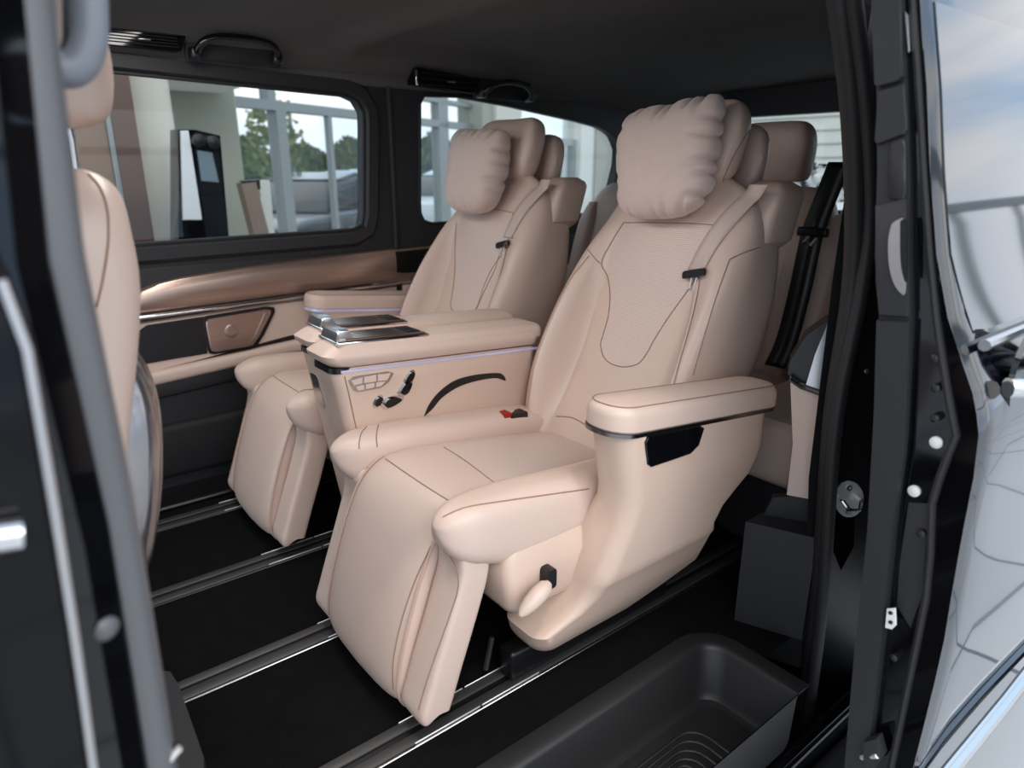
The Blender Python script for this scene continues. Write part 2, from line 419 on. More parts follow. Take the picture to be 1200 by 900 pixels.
def seat(Wm, near, label):
    t = thing('captain_seat', Wm(.88, 0, 0), label, 'car seat', 'captain seats side by side on the floor rails')
    def P(name, loops, m, parent=None, **k):
        g = G(); LL = loops if isinstance(loops, list) and loops and isinstance(loops[0], list) else loops
        g.stack([[Wm(*p) for p in l] for l in LL]); return obj(name, g, m, parent or t, **k)
    def seams(o, key, idx=None):
        """add stitched seams as thin cords to an upholstery part"""
        kk = (key, idx)
        if near:
            bv = bvh_of(o); SEAM[kk] = []
            lines = SEAM_PX[key] if idx is None else [SEAM_PX[key][i] for i in idx]
            for ln in lines:
                pts = cast_px(bv, dens(ln, max(12, len(ln)*5)))
                if len(pts) > 3: SEAM[kk].append([Wm.inv(p) for p in pts])
        if not SEAM.get(kk): return
        g = G()
        for ln in SEAM[kk]: g.tube([Wm(*p) for p in ln], .0013, seg=5)
        return obj('seam', g, stitch, o)
    cush = P('seat_cushion', g_strip(), [leather, perf_seat])
    for p in cush.data.polygons:
        x, v, z = Wm.inv(p.center+Vector(t['_w']))
        if x > .735 and abs(v) < .142: p.material_index = 1
    seams(cush, 'seat_cushion')
    for sg in (1, -1):
        b = P('seat_bolster', g_bolster(sg), leather); seams(b, 'seat_bolster', (0,) if sg > 0 else (1, 2))
        w = P('legrest_wing', g_wing(sg), leather)
        if sg > 0: seams(w, 'legrest_wing')
    P('legrest_backplate', g_legback(), matteblack)
    # piping along both edges of the strip
    fr = pathframes(STRIP, 60)
    for sg in (1, -1):
        g = G(); g.tube([Wm(x+n[0]*-.008, sg*.1525, z+n[1]*-.008) for (x, z), n in fr[22:59]], .0035, seg=6)
        obj('piping', g, piping, cush)
    back = P('backrest', g_back(1 if near else -1), [leather, perf]); seams(back, 'backrest')
    # perforated insert
    if near:
        bv = bvh_of(back); SEAM['perf'] = [Wm.inv(p) for p in cast_px(bv, dens(PERF, 60))]
    poly = [(p[1], p[2]) for p in SEAM['perf']]
    def inside(x, y):
        c = False; j = len(poly)-1
        for i in range(len(poly)):
            if (poly[i][1] > y) != (poly[j][1] > y) and x < (poly[j][0]-poly[i][0])*(y-poly[i][1])/(poly[j][1]-poly[i][1])+poly[i][0]: c = not c
            j = i
        return c
    bw = Vector(t['_w'])
    for p in back.data.polygons:
        x, v, z = Wm.inv(p.center+bw)
        if inside(v, z) and x < 1.36: p.material_index = 1
    # belt guide bolster on the shoulder and the belt itself (always on the camera side)
    sv = 1 if near else -1
    Q = (lambda x, v, z: Wm(x, sv*v, z))
    g = G(); loops = []
    for k in range(13):
        u = k/12; z = .812+.155*u
        e = min(1, .45+u*4) ; e2 = 1 if u < .8 else math.sqrt(max(.02, 1-((u-.8)/.2)**2*.75))
        x0 = 1.385+.055*u; x1 = 1.515+.05*u
        xm = (x0+x1)/2; hw = (x1-x0)/2*(.8+.2*e)*e2; hv = .058*e*e2
        loops.append([Q(xm+a, .178+b, z+.0*a) for a, b in selip(hw, hv, 5, 28)])
    g.stack(loops); hold = obj('belt_guide', g, leather, t)
    g = G(); loops = []
    for p in [(.990, .20, 1.44), (.972, .19, 1.425)]: pass
    bvb = bvh_of(back)
    def strap(pts, wd, name, parent, sgl=True):
        """pts: local (v, z) down the backrest; the strap lies just off its surface"""
        g = G(); L = []
        for v, z, w in crom(pts, 26):
            row = []
            for s_ in (-1, -.33, .33, 1):
                vv = v+s_*w/2
                o = Q(.6, vv, z); d = Vector((1, 0, 0)); h = bvb.ray_cast(o, d)
                x = h[0].x-Wm.dx if h[0] is not None else 1.40
                row.append((x, vv, z))
            L.append(row)
        # drape: straight across the row, never below the surface
        V = []
        for row in L:
            mn = min(r[0] for r in row)
            for r in row: V.append(Q(min(r[0]-.004, mn+.012), r[1], r[2]))
        n = 4; F = []
        for i in range(len(L)-1):
            for j in range(n-1): F.append((i*n+j, i*n+j+1, (i+1)*n+j+1, (i+1)*n+j))
        g.add(V, F); o = obj(name, g, beltm, parent)
        s_ = o.modifiers.new('thick', 'SOLIDIFY'); s_.thickness = .002; s_.offset = 0
        return o
    bl = [(.205, .962, .045), (.185, .925, .045), (.163, .875, .045), (.145, .82, .045), (.135, .775, .042)] if near else [(.205, .962, .045), (.185, .925, .045), (.163, .875, .045), (.15, .82, .045), (.142, .79, .042)]
    st = strap(bl, .045, 'seat_belt', t)
    lo = strap([(.145, .76, .012), (.163, .68, .013), (.182, .60, .014), (.198, .52, .015), (.205, .44, .016)], .014, 'belt_webbing', st)
    h = bvb.ray_cast(Q(.6, .138, .768), Vector((1, 0, 0))); bx = h[0].x-Wm.dx-.01
    g = G()
    g.stack([[Q(bx+c, .138+a*1.0, .770+b+a*.25) for a, b in rrect(-.028, .028, -.009, .009, .006, 3)] for c in (-.008, .004)])
    tg = obj('belt_tongue', g, blackp, st)
    g = G(); g.tube([Q(bx-.003, .134, .764), Q(bx-.006, .132, .735), Q(bx-.006, .142, .731), Q(bx-.003, .147, .762)], .0022, seg=6)
    obj('latch_plate', g, steel, tg)
    # headrest
    hr = P('headrest', g_headrest('front'), leather); seams(hr, 'headrest'); P('headrest_back', g_headrest('rear'), leather, hr)
    # outer arm and skirt
    sh = P('side_shell', g_shell(), shellp, angle=50)
    apad = P('armrest_pad', arm_pad(.812, 1.335, .252, .363, .556, .606, .05, .022, .11, .85), leather)
    g = G(); loops = []
    for ins, z in [(.004, .5475), (.0008, .5485), (.0008, .5555), (.004, .5565)]:
        loops.append([Wm(x, v, z-.11*(x-.85)) for x, v in rrect(.809+ins, 1.335-ins, .250+ins, .362-ins, .05, 6)])
    g.stack(loops); obj('armrest_trim', g, darksteel if near else ledm, t)
    for pad_o, (x0, x1, v0, v1, z, sl, xr, r) in ((apad, (.812, 1.335, .252, .363, .6035, .11, .85, .05)),):
        g = G(); g.tube([Wm(x, v, z-sl*(x-xr)) for x, v in rrect(x0+.010, x1-.010, v0+.010, v1-.010, r-.01, 6)], .0011, seg=5, closed=True); obj('seam', g, stitch, pad_o)
    vv = .3605
    def win(pts, v0, v1, name, m, parent):
        g = G(); g.stack([[Wm(x, v0, z) for x, z in pts], [Wm(x, v1, z) for x, z in pts]]); return obj(name, g, m, parent, angle=30)
    wpx = [(756, 519), (759, 513), (818, 500), (823, 503), (817, 521), (808, 530), (764, 545), (759, 542)]
    wp = [(q.x, q.z) for q in (at(px, py, y=-YC-vv) for px, py in wpx)]
    cx = sum(p[0] for p in wp)/8; cz = sum(p[1] for p in wp)/8
    big = [(cx+(x-cx)*1.05, cz+(z-cz)*1.11) for x, z in wp]
    bez = win(big, vv-.004, vv+.0015, 'arm_window_bezel', chrome, sh); win(wp, vv-.002, vv+.0025, 'arm_window', gloss, bez)
    # skirt front panel, paddle and slot
    P('seat_base', g_base(), shellp)
    pl = [NEAR.inv(at(x, y, y=-.668)) for x, y in [(609, 722), (613, 717), (622, 707), (632, 696), (640, 687), (644, 683)]]
    g = G(); g.tube([Wm(*p) for p in pl], [.004, .011, .0155, .017, .014, .006], seg=14); pad = obj('recline_lever', g, leather, sh)
    c = pl[-1]; g = G(); g.stack([[Wm(c[0]+.014+dx, v, c[2]-.004+dz) for dx, dz in rrect(-.012, .010, -.018, .022, .006, 2)] for v in (.25, .288)]); obj('lever_hub', g, blackp, pad)
    # console
    cons = P('console', g_console(), shellp, angle=50); top = P('console_top', g_consoletop(), leather, angle=50)
    P('console_armrest', g_consolearm(), leather)
    g = G(); zl = lambda x: .578-.065*(x-.58)
    g.stack([[Wm(x, CV1+c, zl(x)+b) for c, b in rrect(-.004, .0025, -.0032, .0032, .002, 2)] for x in [.585+.56*k/12 for k in range(13)]])
    obj('light_strip', g, ledm, cons)
    g = G(); g.stack([[Wm(x, v, .578+dz) for x, v in rrect(.566, .62, CV0+.002, CV1-.001, .026, 5)] for dz in (-.005, .007)]); obj('neck_ring', g, blackp, cons)
    # folding table: rim, two slatted leaves, chrome clasp
    def TB(x, v, z): return Wm(x, v, z-.06*(x-.58))
    g = G(); g.rbox(.585, .818, CV0+.010, CV1-.010, .632, .642, .012, fn=lambda p: TB(*p)); tb = obj('folding_table', g, chrome, t)
    g = G(); vm = (CV0+CV1)/2
    g.rbox(.612, .810, CV0+.016, CV1-.016, .641, .6445, .006, fn=lambda p: TB(*p)); lf = obj('table_leaf', g, bronze_dark, tb)
    g = G()
    for k in range(7):
        v = CV0+.026+k*.0113; g.rbox(.63, .762, v-.0016, v+.0016, .6443, .6462, .001, fn=lambda p: TB(*p))
    obj('slat', g, satin, lf, kind=None)
    g = G()
    for k in range(4): g.rbox(.770+.009*k, .775+.009*k, CV0+.028, CV1-.030, .6443, .6475, .001, fn=lambda p: TB(*p))
    obj('hinge', g, blackp, tb)
    g = G(); L = []
    for x, z0, z1 in [(.588, .640, .643), (.594, .640, .660), (.600, .640, .664), (.620, .640, .664), (.628, .640, .650)]:
        L.append([TB(x, v, z) for v, z in rrect(CV0+.022, CV1-.022, z0, z1, .004, 2)])
    g.stack(L); obj('table_clasp', g, satin, tb, angle=25)
    yv = -YC-CV1-.0008      # occupant-side face of the console (near seat)
    def face(pxs, d0, d1, name, m, parent, shrink=1, rnd=0, label=None):
        q = [NEAR.inv(at(px, py, y=yv)) for px, py in pxs]
        c = (sum(a[0] for a in q)/len(q), sum(a[2] for a in q)/len(q))
        q = [(c[0]+(a[0]-c[0])*shrink, c[1]+(a[2]-c[1])*shrink) for a in q]
        if rnd: q = crom(q+[q[0]], rnd)[:-1]
        g = G(); g.stack([[Wm(x, CV1+d, z) for x, z in q] for d in (d0, d1)]); return obj(name, g, m, parent, angle=30, label=label)
    if near:
        cp = face([(408, 446), (414, 441), (455, 435), (461, 437), (455, 448), (446, 454), (420, 459), (414, 457)], -.002, .003, 'seat_control_panel', satin, cons, label='silver framed keypad of seat buttons')
        for i, q in enumerate([[(411, 446), (424, 442), (424, 449), (414, 451)], [(426, 441.5), (440, 439), (440, 446.5), (426, 448.5)], [(442, 438.6), (457, 437), (453, 445), (442, 446.2)], [(416, 453), (426, 450.5), (426, 456), (419, 457.5)], [(428, 450), (438, 448.5), (438, 453.6), (428, 455.6)], [(440, 448), (451, 446.6), (446, 452), (440, 453.2)]]):
            face(q, .002, .0042, 'seat_button', leather, cp)
    g = G(); g.tube([Wm(*NEAR.inv(at(px, py, y=yv))) for px, py in [(404, 441), (409, 462), (415, 490), (423, 525), (430, 555)]], .0011, seg=5); obj('seam', g, stitch, cons)
    SWX = [[(473, 445), (478, 437), (483, 434), (485, 437), (482, 445), (476, 449)], [(466, 459), (472, 450), (479, 446), (482, 449), (477, 460), (470, 463)], [(437, 472), (441, 465), (447, 464), (447, 469), (443, 475), (438, 476)], [(447, 474), (452, 467), (463, 464), (471, 467), (462, 474), (452, 478)]]
    for q in SWX:
        s_ = face(q, -.002, .004, 'adjuster_switch', chrome, cons, 1.15, 24); face(q, .003, .010, 'switch_cap', gloss, s_, .85, 24)
    face([(497, 488), (503, 474), (515, 459), (533, 446), (556, 439.5), (582, 437), (590, 440), (592, 446), (580, 443), (556, 447), (536, 454), (518, 466), (507, 479)], -.002, .0015, 'console_pocket_shadow', blackp, cons, 1, 60)  # black arc stands in for the shadow along the pocket's upper edge
    # buckle
    if near:
        A_ = at(592, 488.5, y=-.205); B_ = at(600, 489, y=-.215)
        g = G(); q = Vector((.02, .004, -.004))
        g.stack([[p + Vector((dx, 0, dz)) for dx, dz in rrect(-.011, .011, -.014, .014, .004, 2)] for p in (A_+Vector((0, .012, 0)), A_+Vector((0, -.012, 0)))])
        bk = obj('buckle_button', g, redp, t)
        g = G(); A2 = A_+Vector((.032, 0, -.008))
        g.stack([[p + Vector((dx, 0, dz)) for dx, dz in rrect(-.024, .03, -.016, .014, .006, 2)] for p in (A2+Vector((0, .014, 0)), A2+Vector((0, -.014, 0)))])
        obj('buckle', g, blackp, t)
    else:
        g = G(); g.stack([[Wm(x, v, z) for x, z in rrect(.592, .615, .47, .545, .008, 3)] for v in (CV0-.003, CV0+.004)]); 
        g = G(); fx = lambda z: .568+(.584-z)*.16
        g.stack([[Wm(fx(z)-.0015+d, v, z) for v, z in rrect(CV0+.04, CV1-.035, .43, .52, .012, 3)] for d in (.0, .012)]); obj('console_handle', g, satin, cons, label='slim silver framed handle recess')
    # feet on the rails
    for vv_ in (-.186, .187):
        g = G(); g.rbox(.70, 1.18, vv_-.022, vv_+.022, .008, .075, .008, fn=lambda p: Wm(*p)); obj('rail_foot', g, blackp, t)
    g = G(); g.tube([Wm(.695, .15, .085), Wm(.672, .158, .022)], .006); obj('release_bar', g, rubber, t)
    return t
near_seat = seat(NEAR, True, 'beige leather captain seat nearest the open doorway, its armrest panel facing out')
far_seat = seat(FAR, False, 'beige leather captain seat on the far side, beside the bronze trimmed door')

# ---- pillows strapped to the headrests
def pillow(Wm, label, cx, cz, cv, roll, seed, hw=.142, hh=.122):
    rnd = random.Random(seed); N = 72; g = G(); V = []
    def folds(n, lo, hi, wd): return [(lo+(hi-lo)*(k+.5)/n+rnd.uniform(-.07, .07), wd*rnd.uniform(.7, 1.3), rnd.uniform(.5, 1.1), rnd.uniform(-.25, .25), rnd.uniform(.15, .55)) for k in range(n)]
    ft = folds(6, -.85, .85, .055); fb = folds(5, -.7, .8, .05); fr_ = folds(5, -.8, .8, .055); fl = folds(4, -.7, .7, .06)
    def crease(F_, along, across):
        return sum(-d*math.exp(-((along-c-sl*(1-across))/w_)**2)*smooth(1-r, 1.0, across) for c, w_, d, sl, r in F_ if across > 1-r)
    for side in (1, -1):
        for i in range(N+1):
            for j in range(N+1):
                u = -1+2*i/N; w = -1+2*j/N
                pin = 1-.02*(1-abs(u)**2)*abs(w)**3-.02*(1-abs(w)**2)*abs(u)**3-.16*(abs(u*w))**3.5
                T = .068*((1-abs(u)**3)*(1-abs(w)**3))**.42
                wr = .019*(crease(ft, u, w)+.8*crease(fb, u, -w)+.9*crease(fr_, w, u)+.7*crease(fl, w, -u))
                wr += .0035*math.sin(3.1*u+1.2*w+seed)*(1-u*u)*(1-w*w)
                top = .016*crease(ft, u, 1.0)*max(0, w)**6*(1-abs(u)**6)+.012*max(0, w)**3*(u*u-.3)+.006*u*max(0, w)**2
                side_d = .014*crease(fr_, w, 1.0)*abs(u)**8*(u > 0)+.010*crease(fl, w, 1.0)*abs(u)**8*(u < 0)
                a = (u*hw*pin*(1+.085*w-.05*w*w)+side_d*(1 if u > 0 else -1))+.004*math.sin(4*w+seed); b = w*hh*pin*(1-.10*abs(u)**3*max(0, -w)**2)+top; d = side*(T+wr*(T > .002)*1.0)*(1.0 if side > 0 else .7)
                V.append((a, b, d))
    F = []; n1 = N+1
    for s_ in (0, 1):
        o = s_*n1*n1
        for i in range(N):
            for j in range(N):
                F.append((o+i*n1+j, o+(i+1)*n1+j, o+(i+1)*n1+j+1, o+i*n1+j+1))
    W_ = []
    for a, b, d in V:
        a2 = a*math.cos(roll)-b*math.sin(roll); b2 = a*math.sin(roll)+b*math.cos(roll)
        tl = .20
        p = Vector((cx+b2*math.sin(tl)-d*math.cos(tl), cv+a2, cz+b2*math.cos(tl)+d*math.sin(tl)*.6)); W_.append(Wm(*p))
    g.add(W_, F)
    t = obj('head_pillow', g, suede, angle=80)
    bm = bmesh.new(); bm.from_mesh(t.data); bmesh.ops.remove_doubles(bm, verts=bm.verts, dist=.0009); bmesh.ops.recalc_face_normals(bm, faces=bm.faces); bm.to_mesh(t.data); bm.free()
    tag(t, label, 'pillow', 'pillows in front of the headrests')
    e = [(-1+2*k/30) for k in range(31)]
    return t
pillow(NEAR, 'plump beige pillow hanging on the headrest of the near captain seat', 1.322, 1.012, .006, .07, 3, .140, .136)
pillow(FAR, 'plump beige pillow hanging on the headrest of the far captain seat, before the window', 1.302, .985, .02, .0, 5, .138, .136)

# ================================================================== VAN BODY AND CABIN
WY = .78          # left cabin wall
def wl(px, py, y=WY): return at(px, py, y=y)
# ---- floor with carpet and the sunken step by the doorway
g = G()
XA, XB, SX0, SX1, SY0, SY1 = -.6, 3.0, -.35, 1.14, -.93, -.735
for x0, x1, y0, y1 in [(XA, XB, SY1, .86), (SX1, XB, -.85, SY1), (XA, SX0, SY0, SY1)]:
    g.add([(x0, y0, 0), (x1, y0, 0), (x1, y1, 0), (x0, y1, 0)], [(0, 1, 2, 3)])
g.add([(XA, -.93, -.2), (XB, -.93, -.2), (XB, .86, -.2), (XA, .86, -.2)], [(0, 1, 2, 3)])
floor = struct('floor', g, carpet)
# step well: rim, curved walls, ribbed tread
g = G()
def wellloop(ins, z, r):
    P = rrect(SX0+ins, SX1-.012-ins, -1.3, SY1-.008-ins, max(.05-ins*.3, .02)+r, 8)
    return [Vector((x, max(y, -.955), z)) for x, y in P]
g.stack([wellloop(-.045, .002, .03), wellloop(-.012, .006, .01), wellloop(-.002, .004, 0), wellloop(.004, -.004, 0), wellloop(.012, -.105, 0), wellloop(.020, -.118, 0), wellloop(.032, -.121, 0)], cap=False)
L = wellloop(.032, -.121, 0); g.add(L, [tuple(range(len(L)))])
well = struct('trim_1', g, wellm); well['label'] = 'charcoal moulded entrance step'
g = G()
for k in range(8):
    y = -.80-.0
for k in range(5):
    ins = .03+.022*k
    g.tube([Vector((x, y, -.120)) for x, y in rrect(.55+ins, 1.04-ins, -1.01+ins, -.785-ins*.55, .045, 5)], .0035, seg=6, closed=True)
tread = struct('tread_rib', g, wellm, well)
tread['kind'] = 'stuff'
# sill outside the step
g = G(); g.rbox(-.6, 3.0, -.985, -.945, -.30, -.128, .012); struct('trim_2', g, gloss)
g = G(); g.rbox(.93, 1.5, -1.08, -.985, -.34, -.17, .02); struct('trim_3', g, greypl)
# ---- floor rails
for i, (y, lab) in enumerate([(-.560, 'dark metal floor rail nearest the entrance step'), (-.187, 'dark metal floor rail under the near seat, second from the step'), (.183, 'dark metal floor rail second from the far wall'), (.560, 'dark metal floor rail running along the far wall')]):
    t = thing('floor_rail', (.9, y, 0), lab, 'rail', 'seat rails along the carpet floor')
    for s_ in (-1, 1):
        g = G(); y0, y1 = sorted((y+s_*.007, y+s_*.030)); g.rbox(-.6, 2.7, y0, y1, .0005, .006, .003, n=2); lp = obj('rail_lip', g, railm, t)
        for x in (.47, .62):
            gg = G(); yy = y+s_*.030; gg.rbox(x, x+.145, yy-.0012, yy+.0012, .004, .0072, .0008, n=1); obj('scale_mark', gg, steel, lp)
    g = G(); g.rbox(-.6, 2.7, y-.0068, y+.0068, .0004, .0015, .0005, n=1); obj('rail_slot', g, blackp, t)
    g = G(); g.rbox(-.6, 2.7, y-.036, y-.0315, .0005, .003, .001, n=1); obj('rail_edging', g, satin if y < 0 else railm, t)

# ---- left side: window cells
def opening(pts, n=72): return [Vector(p) for p in crom(pts, n)]
def px_open(pxs, y=WY, n=80):
    P = [wl(*p, y=y) for p in pxs]
    # resample by length with rounded corners
    pts = P+[P[0]]; Ls = [0]
    for a, b in zip(pts, pts[1:]): Ls.append(Ls[-1]+(b-a).length)
    out = []
    for k in range(n):
        s_ = Ls[-1]*k/n; i = max(j for j in range(len(Ls)-1) if Ls[j] <= s_)
        out.append(pts[i].lerp(pts[i+1], (s_-Ls[i])/max(1e-9, Ls[i+1]-Ls[i])))
    return out
def xz_open(pts, y, n=80):
    P = [Vector((x, y, z)) for x, z in pts]; pts = P+[P[0]]; Ls = [0]
    for a, b in zip(pts, pts[1:]): Ls.append(Ls[-1]+(b-a).length)
    out = []
    for k in range(n):
        s_ = Ls[-1]*k/n; i = max(j for j in range(len(Ls)-1) if Ls[j] <= s_)
        out.append(pts[i].lerp(pts[i+1], (s_-Ls[i])/max(1e-9, Ls[i+1]-Ls[i])))
    return out
def outset(loop, d, dy=0):
    n = len(loop); out = []
    for i in range(n):
        a, b = loop[i-1], loop[(i+1) % n]; t = (b-a); nn = Vector((t.z, 0, -t.x)).normalized()
        out.append(loop[i]+nn*d+Vector((0, dy, 0)))
    c = sum(loop, Vector())/n; c2 = sum(out, Vector())/n
    if sum((p-c).length for p in out) < sum((p-c).length for p in loop) and d > 0: return outset_neg(loop, d, dy)
    return out
def outset_neg(loop, d, dy):
    n = len(loop); out = []
    for i in range(n):
        a, b = loop[i-1], loop[(i+1) % n]; t = (b-a); nn = Vector((-t.z, 0, t.x)).normalized(); out.append(loop[i]+nn*d+Vector((0, dy, 0)))
    return out
def rect_match(loop, x0, x1, z0, z1, y):
    """points of a rectangle paired with the loop (radial projection from its centre)"""
    c = sum(loop, Vector())/len(loop); out = []
    for p in loop:
        d = p-c; ts = []
        if d.x > 1e-9: ts.append((x1-c.x)/d.x)
        if d.x < -1e-9: ts.append((x0-c.x)/d.x)
        if d.z > 1e-9: ts.append((z1-c.z)/d.z)
        if d.z < -1e-9: ts.append((z0-c.z)/d.z)
        t = min(ts); out.append(Vector((c.x+d.x*t, y, c.z+d.z*t)))
    return out
def arcpts(cx, cz, r, a0, a1, n=8): return [(cx+r*math.cos(math.radians(a0+(a1-a0)*k/n)), cz+r*math.sin(math.radians(a0+(a1-a0)*k/n))) for k in range(n+1)]
# door window: real opening in car coordinates
def rounded_open(x0, x1, z0b, z0a, z1a, z1b, r):
    """x0..x1, bottom z0 (front,rear), top z1 (front,rear)"""
    return arcpts(x1-r, z1b-r, r, 90, 0)+arcpts(x1-r, z0b+r*.6, r*.6, 0, -90)+arcpts(x0+r, z0a+r, r, -90, -180)+arcpts(x0+r, z1a-r, r, 180, 90)
op1 = xz_open(rounded_open(-.12, 1.142, .791, .781, 1.258, 1.222, .062), WY)
rear_px = [(497, 112), (540, 113), (600, 124), (680, 142), (706, 149), (720, 158), (727, 174), (726, 192), (718, 225), (706, 246), (697, 250), (640, 254), (560, 259), (502, 262), (494, 257), (492, 247), (492, 200), (492, 150), (492, 119)]
op2 = px_open(rear_px)
DEP = .05   # depth of the reveals out to the glass
wall = []
def cell(n_, op, x0, x1, z0, z1, m, thick=DEP):
    g = G()
    g.ring(op, rect_match(op, x0, x1, z0, z1, WY))
    o2 = [p+Vector((0, thick, 0)) for p in op]; g.ring(op, o2); g.ring(o2, rect_match([p for p in o2], x0, x1, z0, z1, WY+thick))
    return g
door = struct('door_1', cell(1, op1, -.62, 1.235, .70, 1.29, doortrim), doortrim); door['label'] = 'far sliding door inner trim with window'
wallL = struct('wall_left', cell(2, op2, 1.235, 2.9, .70, 1.29, doortrim), doortrim)
# raised moulding round the door window
g = G(); A = outset(op1, .004, -.004); B = outset(op1, .012, -.016); C = outset(op1, .046, -.016); D = outset(op1, .060, .0)
g.ring(A, B); g.ring(B, C); g.ring(C, D); struct('window_moulding', g, greypl, door)
g = G(); g.tube(op1, .006, closed=True, seg=6); struct('window_seal', g, rubber, door)
g = G(); g.tube(op2, .006, closed=True, seg=6); struct('window_seal', g, rubber, wallL)
for n_, op in ((1, op1), (2, op2)):
    g = G(); L = [p+Vector((0, .035, 0)) for p in op]; L2 = [p+Vector((0, .040, 0)) for p in op]; g.stack([L, L2]); struct('window_%d' % n_, g, carglass)
# pillar seam between door and rear side panel
g = G(); g.tube([(1.236, WY-.004, z) for z in [.02+.02*k for k in range(64)]], .009, seg=8); struct('trim_4', g, rubber)
# door lower trim
def slab(poly, y0, y1, name, m, parent=None, bev=.004, **k):
    g = G(); P = [Vector((x, y1, z)) for x, z in poly]; g.prism(P, (0, y0-y1, 0), bev=bev); return obj(name, g, m, parent, **k)
g = G(); g.rbox(-.62, 1.232, WY-.004, WY+.05, .0, .715, .004); struct('door_panel', g, doortrim, door)
g = G(); g.rbox(1.24, 2.9, WY-.004, WY+.05, .0, .715, .004); struct('side_panel', g, doortrim, wallL)
# bronze inlay: curved bar tapering to the front
g = G(); loops = []
for k in range(33):
    u = k/32; x = .30+(1.222-.30)*u
    zt = lerp(x, [(.30, .592), (.33, .632), (.36, .650), (.42, .669), (.50, .682), (.70, .697), (1.0, .710), (1.222, .718)]); zb = lerp(x, [(.30, .586), (.36, .582), (1.222, .598)])
    L = []
    for j in range(9):
        a = PI*j/8; L.append(Vector((x, WY-.006-.022*math.sin(a)**.7, zb+(zt-zb)*(1-math.cos(a))/2)))
    loops.append(L)
g.stack(loops); struct('door_inlay', g, bronze, door)
g = G(); g.tube([(.30+.92*k/12, WY-.026, .575+.016*k/12) for k in range(13)], .0075, seg=10); struct('door_chrome_strip', g, chrome, door)
# beige panel with storage recess and speaker
zt = lambda x: .565+.016*(x-.3)/.92
bp = [(.28, .40), (.28, .553), (.36, .558), (.8, .570), (1.225, .578), (1.225, .475), (1.1, .47), (.80, .452), (.5, .42)]
g = G(); g.prism([Vector((x, WY, z)) for x, z in bp], (0, -.020, 0), bev=.006); beigep = struct('door_panel_beige', g, leather, door)
q = [(160, 389), (172, 381), (238, 371), (243, 414), (200, 421), (167, 427), (160, 427)]
g = G(); g.prism([at(x, y, y=WY-.0195) for x, y in q], (0, -.003, 0)); struct('door_pocket', g, blackp, beigep)
q = [(238, 372), (242, 370), (312, 359), (321, 360), (322, 365), (309, 392), (301, 405), (293, 409), (250, 415), (245, 414), (243, 410), (238, 378)]
g = G(); g.prism([at(x, y, y=WY-.020) for x, y in q], (0, -.006, 0), bev=.002); spk = struct('speaker_frame', g, blackp, beigep)
q = [(241, 377), (244, 374), (311, 362), (317, 363), (317, 367), (304, 393), (296, 404), (290, 406), (253, 412), (248, 411), (246, 407), (241, 381)]
g = G(); g.prism([at(x, y, y=WY-.025) for x, y in q], (0, -.008, 0), bev=.003); spg = struct('speaker_cover', g, bronze, spk)
c = at(271, 388, y=WY-.033); g = G(); g.lathe(c, [(.021, 0), (.021, .003), (.018, .0045), (.001, .001)], (0, -1, 0), seg=28); struct('speaker_emblem', g, bronze, spg)
g = G(); g.tube([at(x, y, y=WY-.034) for x, y in [(311, 367), (299, 394), (292, 403)]], .003, seg=6); struct('speaker_bar', g, satin, spg)
# armrest rail under the pocket, charcoal ledge and lower panel
g = G(); loops = []
for k in range(13):
    x = .28+.945*k/12; zc = .382+.062*k/12
    loops.append([Vector((x, WY-.02-a, zc+b)) for a, b in rrect(-.02, .022, -.022, .022, .016, 4)])
g.stack(loops); struct('door_rail', g, leather, door)
g = G(); loops = []
for k in range(13):
    x = .28+.945*k/12; zc = .335+.062*k/12
    loops.append([Vector((x, WY-.004-a, zc+b)) for a, b in rrect(-.02, .012, -.026, .026, .01, 3)])
g.stack(loops); struct('door_ledge', g, greypl, door)
g = G(); g.rbox(-.62, 1.22, WY-.03, WY+.01, .055, .23, .02); struct('lower_panel', g, matteblack, door)
g = G(); g.rbox(-.62, 2.7, .64, .80, .001, .016, .008); struct('trim_5', g, blackp)
# rear side panel inlay (black pod with metal frame) behind the far armrest
q = [(452, 293), (520, 286), (520, 330), (447, 333), (447, 330), (452, 322), (451, 300)]
g = G(); g.prism([at(x, y, y=WY-.004) for x, y in q], (0, -.012, 0), bev=.003); sp = struct('panel_inlay', g, bronze, wallL)
q = [(455, 296), (520, 289), (520, 317), (472, 320), (459, 318), (455, 312)]
g = G(); g.prism([at(x, y, y=WY-.016) for x, y in q], (0, -.004, 0), bev=.002); struct('panel_pod', g, gloss, sp)
g = G(); g.tube([at(x, y, y=WY-.02) for x, y in [(436, 334), (470, 331.5), (540, 328)]], .006, seg=8); struct('panel_chrome_strip', g, chrome, wallL)
g = G(); g.rbox(1.25, 2.3, WY-.02, WY, .40, .585, .008); struct('panel_beige', g, leather, wallL)
# ---- ceiling (headliner) with a raised cross beam
g = G(); NX, NY = 80, 48; V = []; F = []
def ceil_z(x, y):
    a = abs(y)
    z = lerp(a, [(0, 1.405), (.45, 1.395), (.60, 1.378), (.68, 1.352), (.73, 1.318), (.77, 1.285), (.80, 1.275), (.90, 1.265)])
    z -= .035*smooth(1.0, 2.7, x)+.05*smooth(2.2, 2.85, x)
    b = x-(1.02+.10*(1-(y/.8)**2))
    z -= .034*math.exp(-(b/.055)**2)*smooth(.75, .6, a)
    b = x-(1.75+.12*(1-(y/.8)**2)); z -= .014*math.exp(-(b/.05)**2)*smooth(.75, .6, a)
    return z
for i in range(NX+1):
    for j in range(NY+1):
        x = -.62+3.5*i/NX; y = -.9+1.72*j/NY; V.append((x, y, ceil_z(x, y)))
for i in range(NX):
    for j in range(NY):
        a = i*(NY+1)+j; F.append((a, a+1, a+NY+2, a+NY+1))
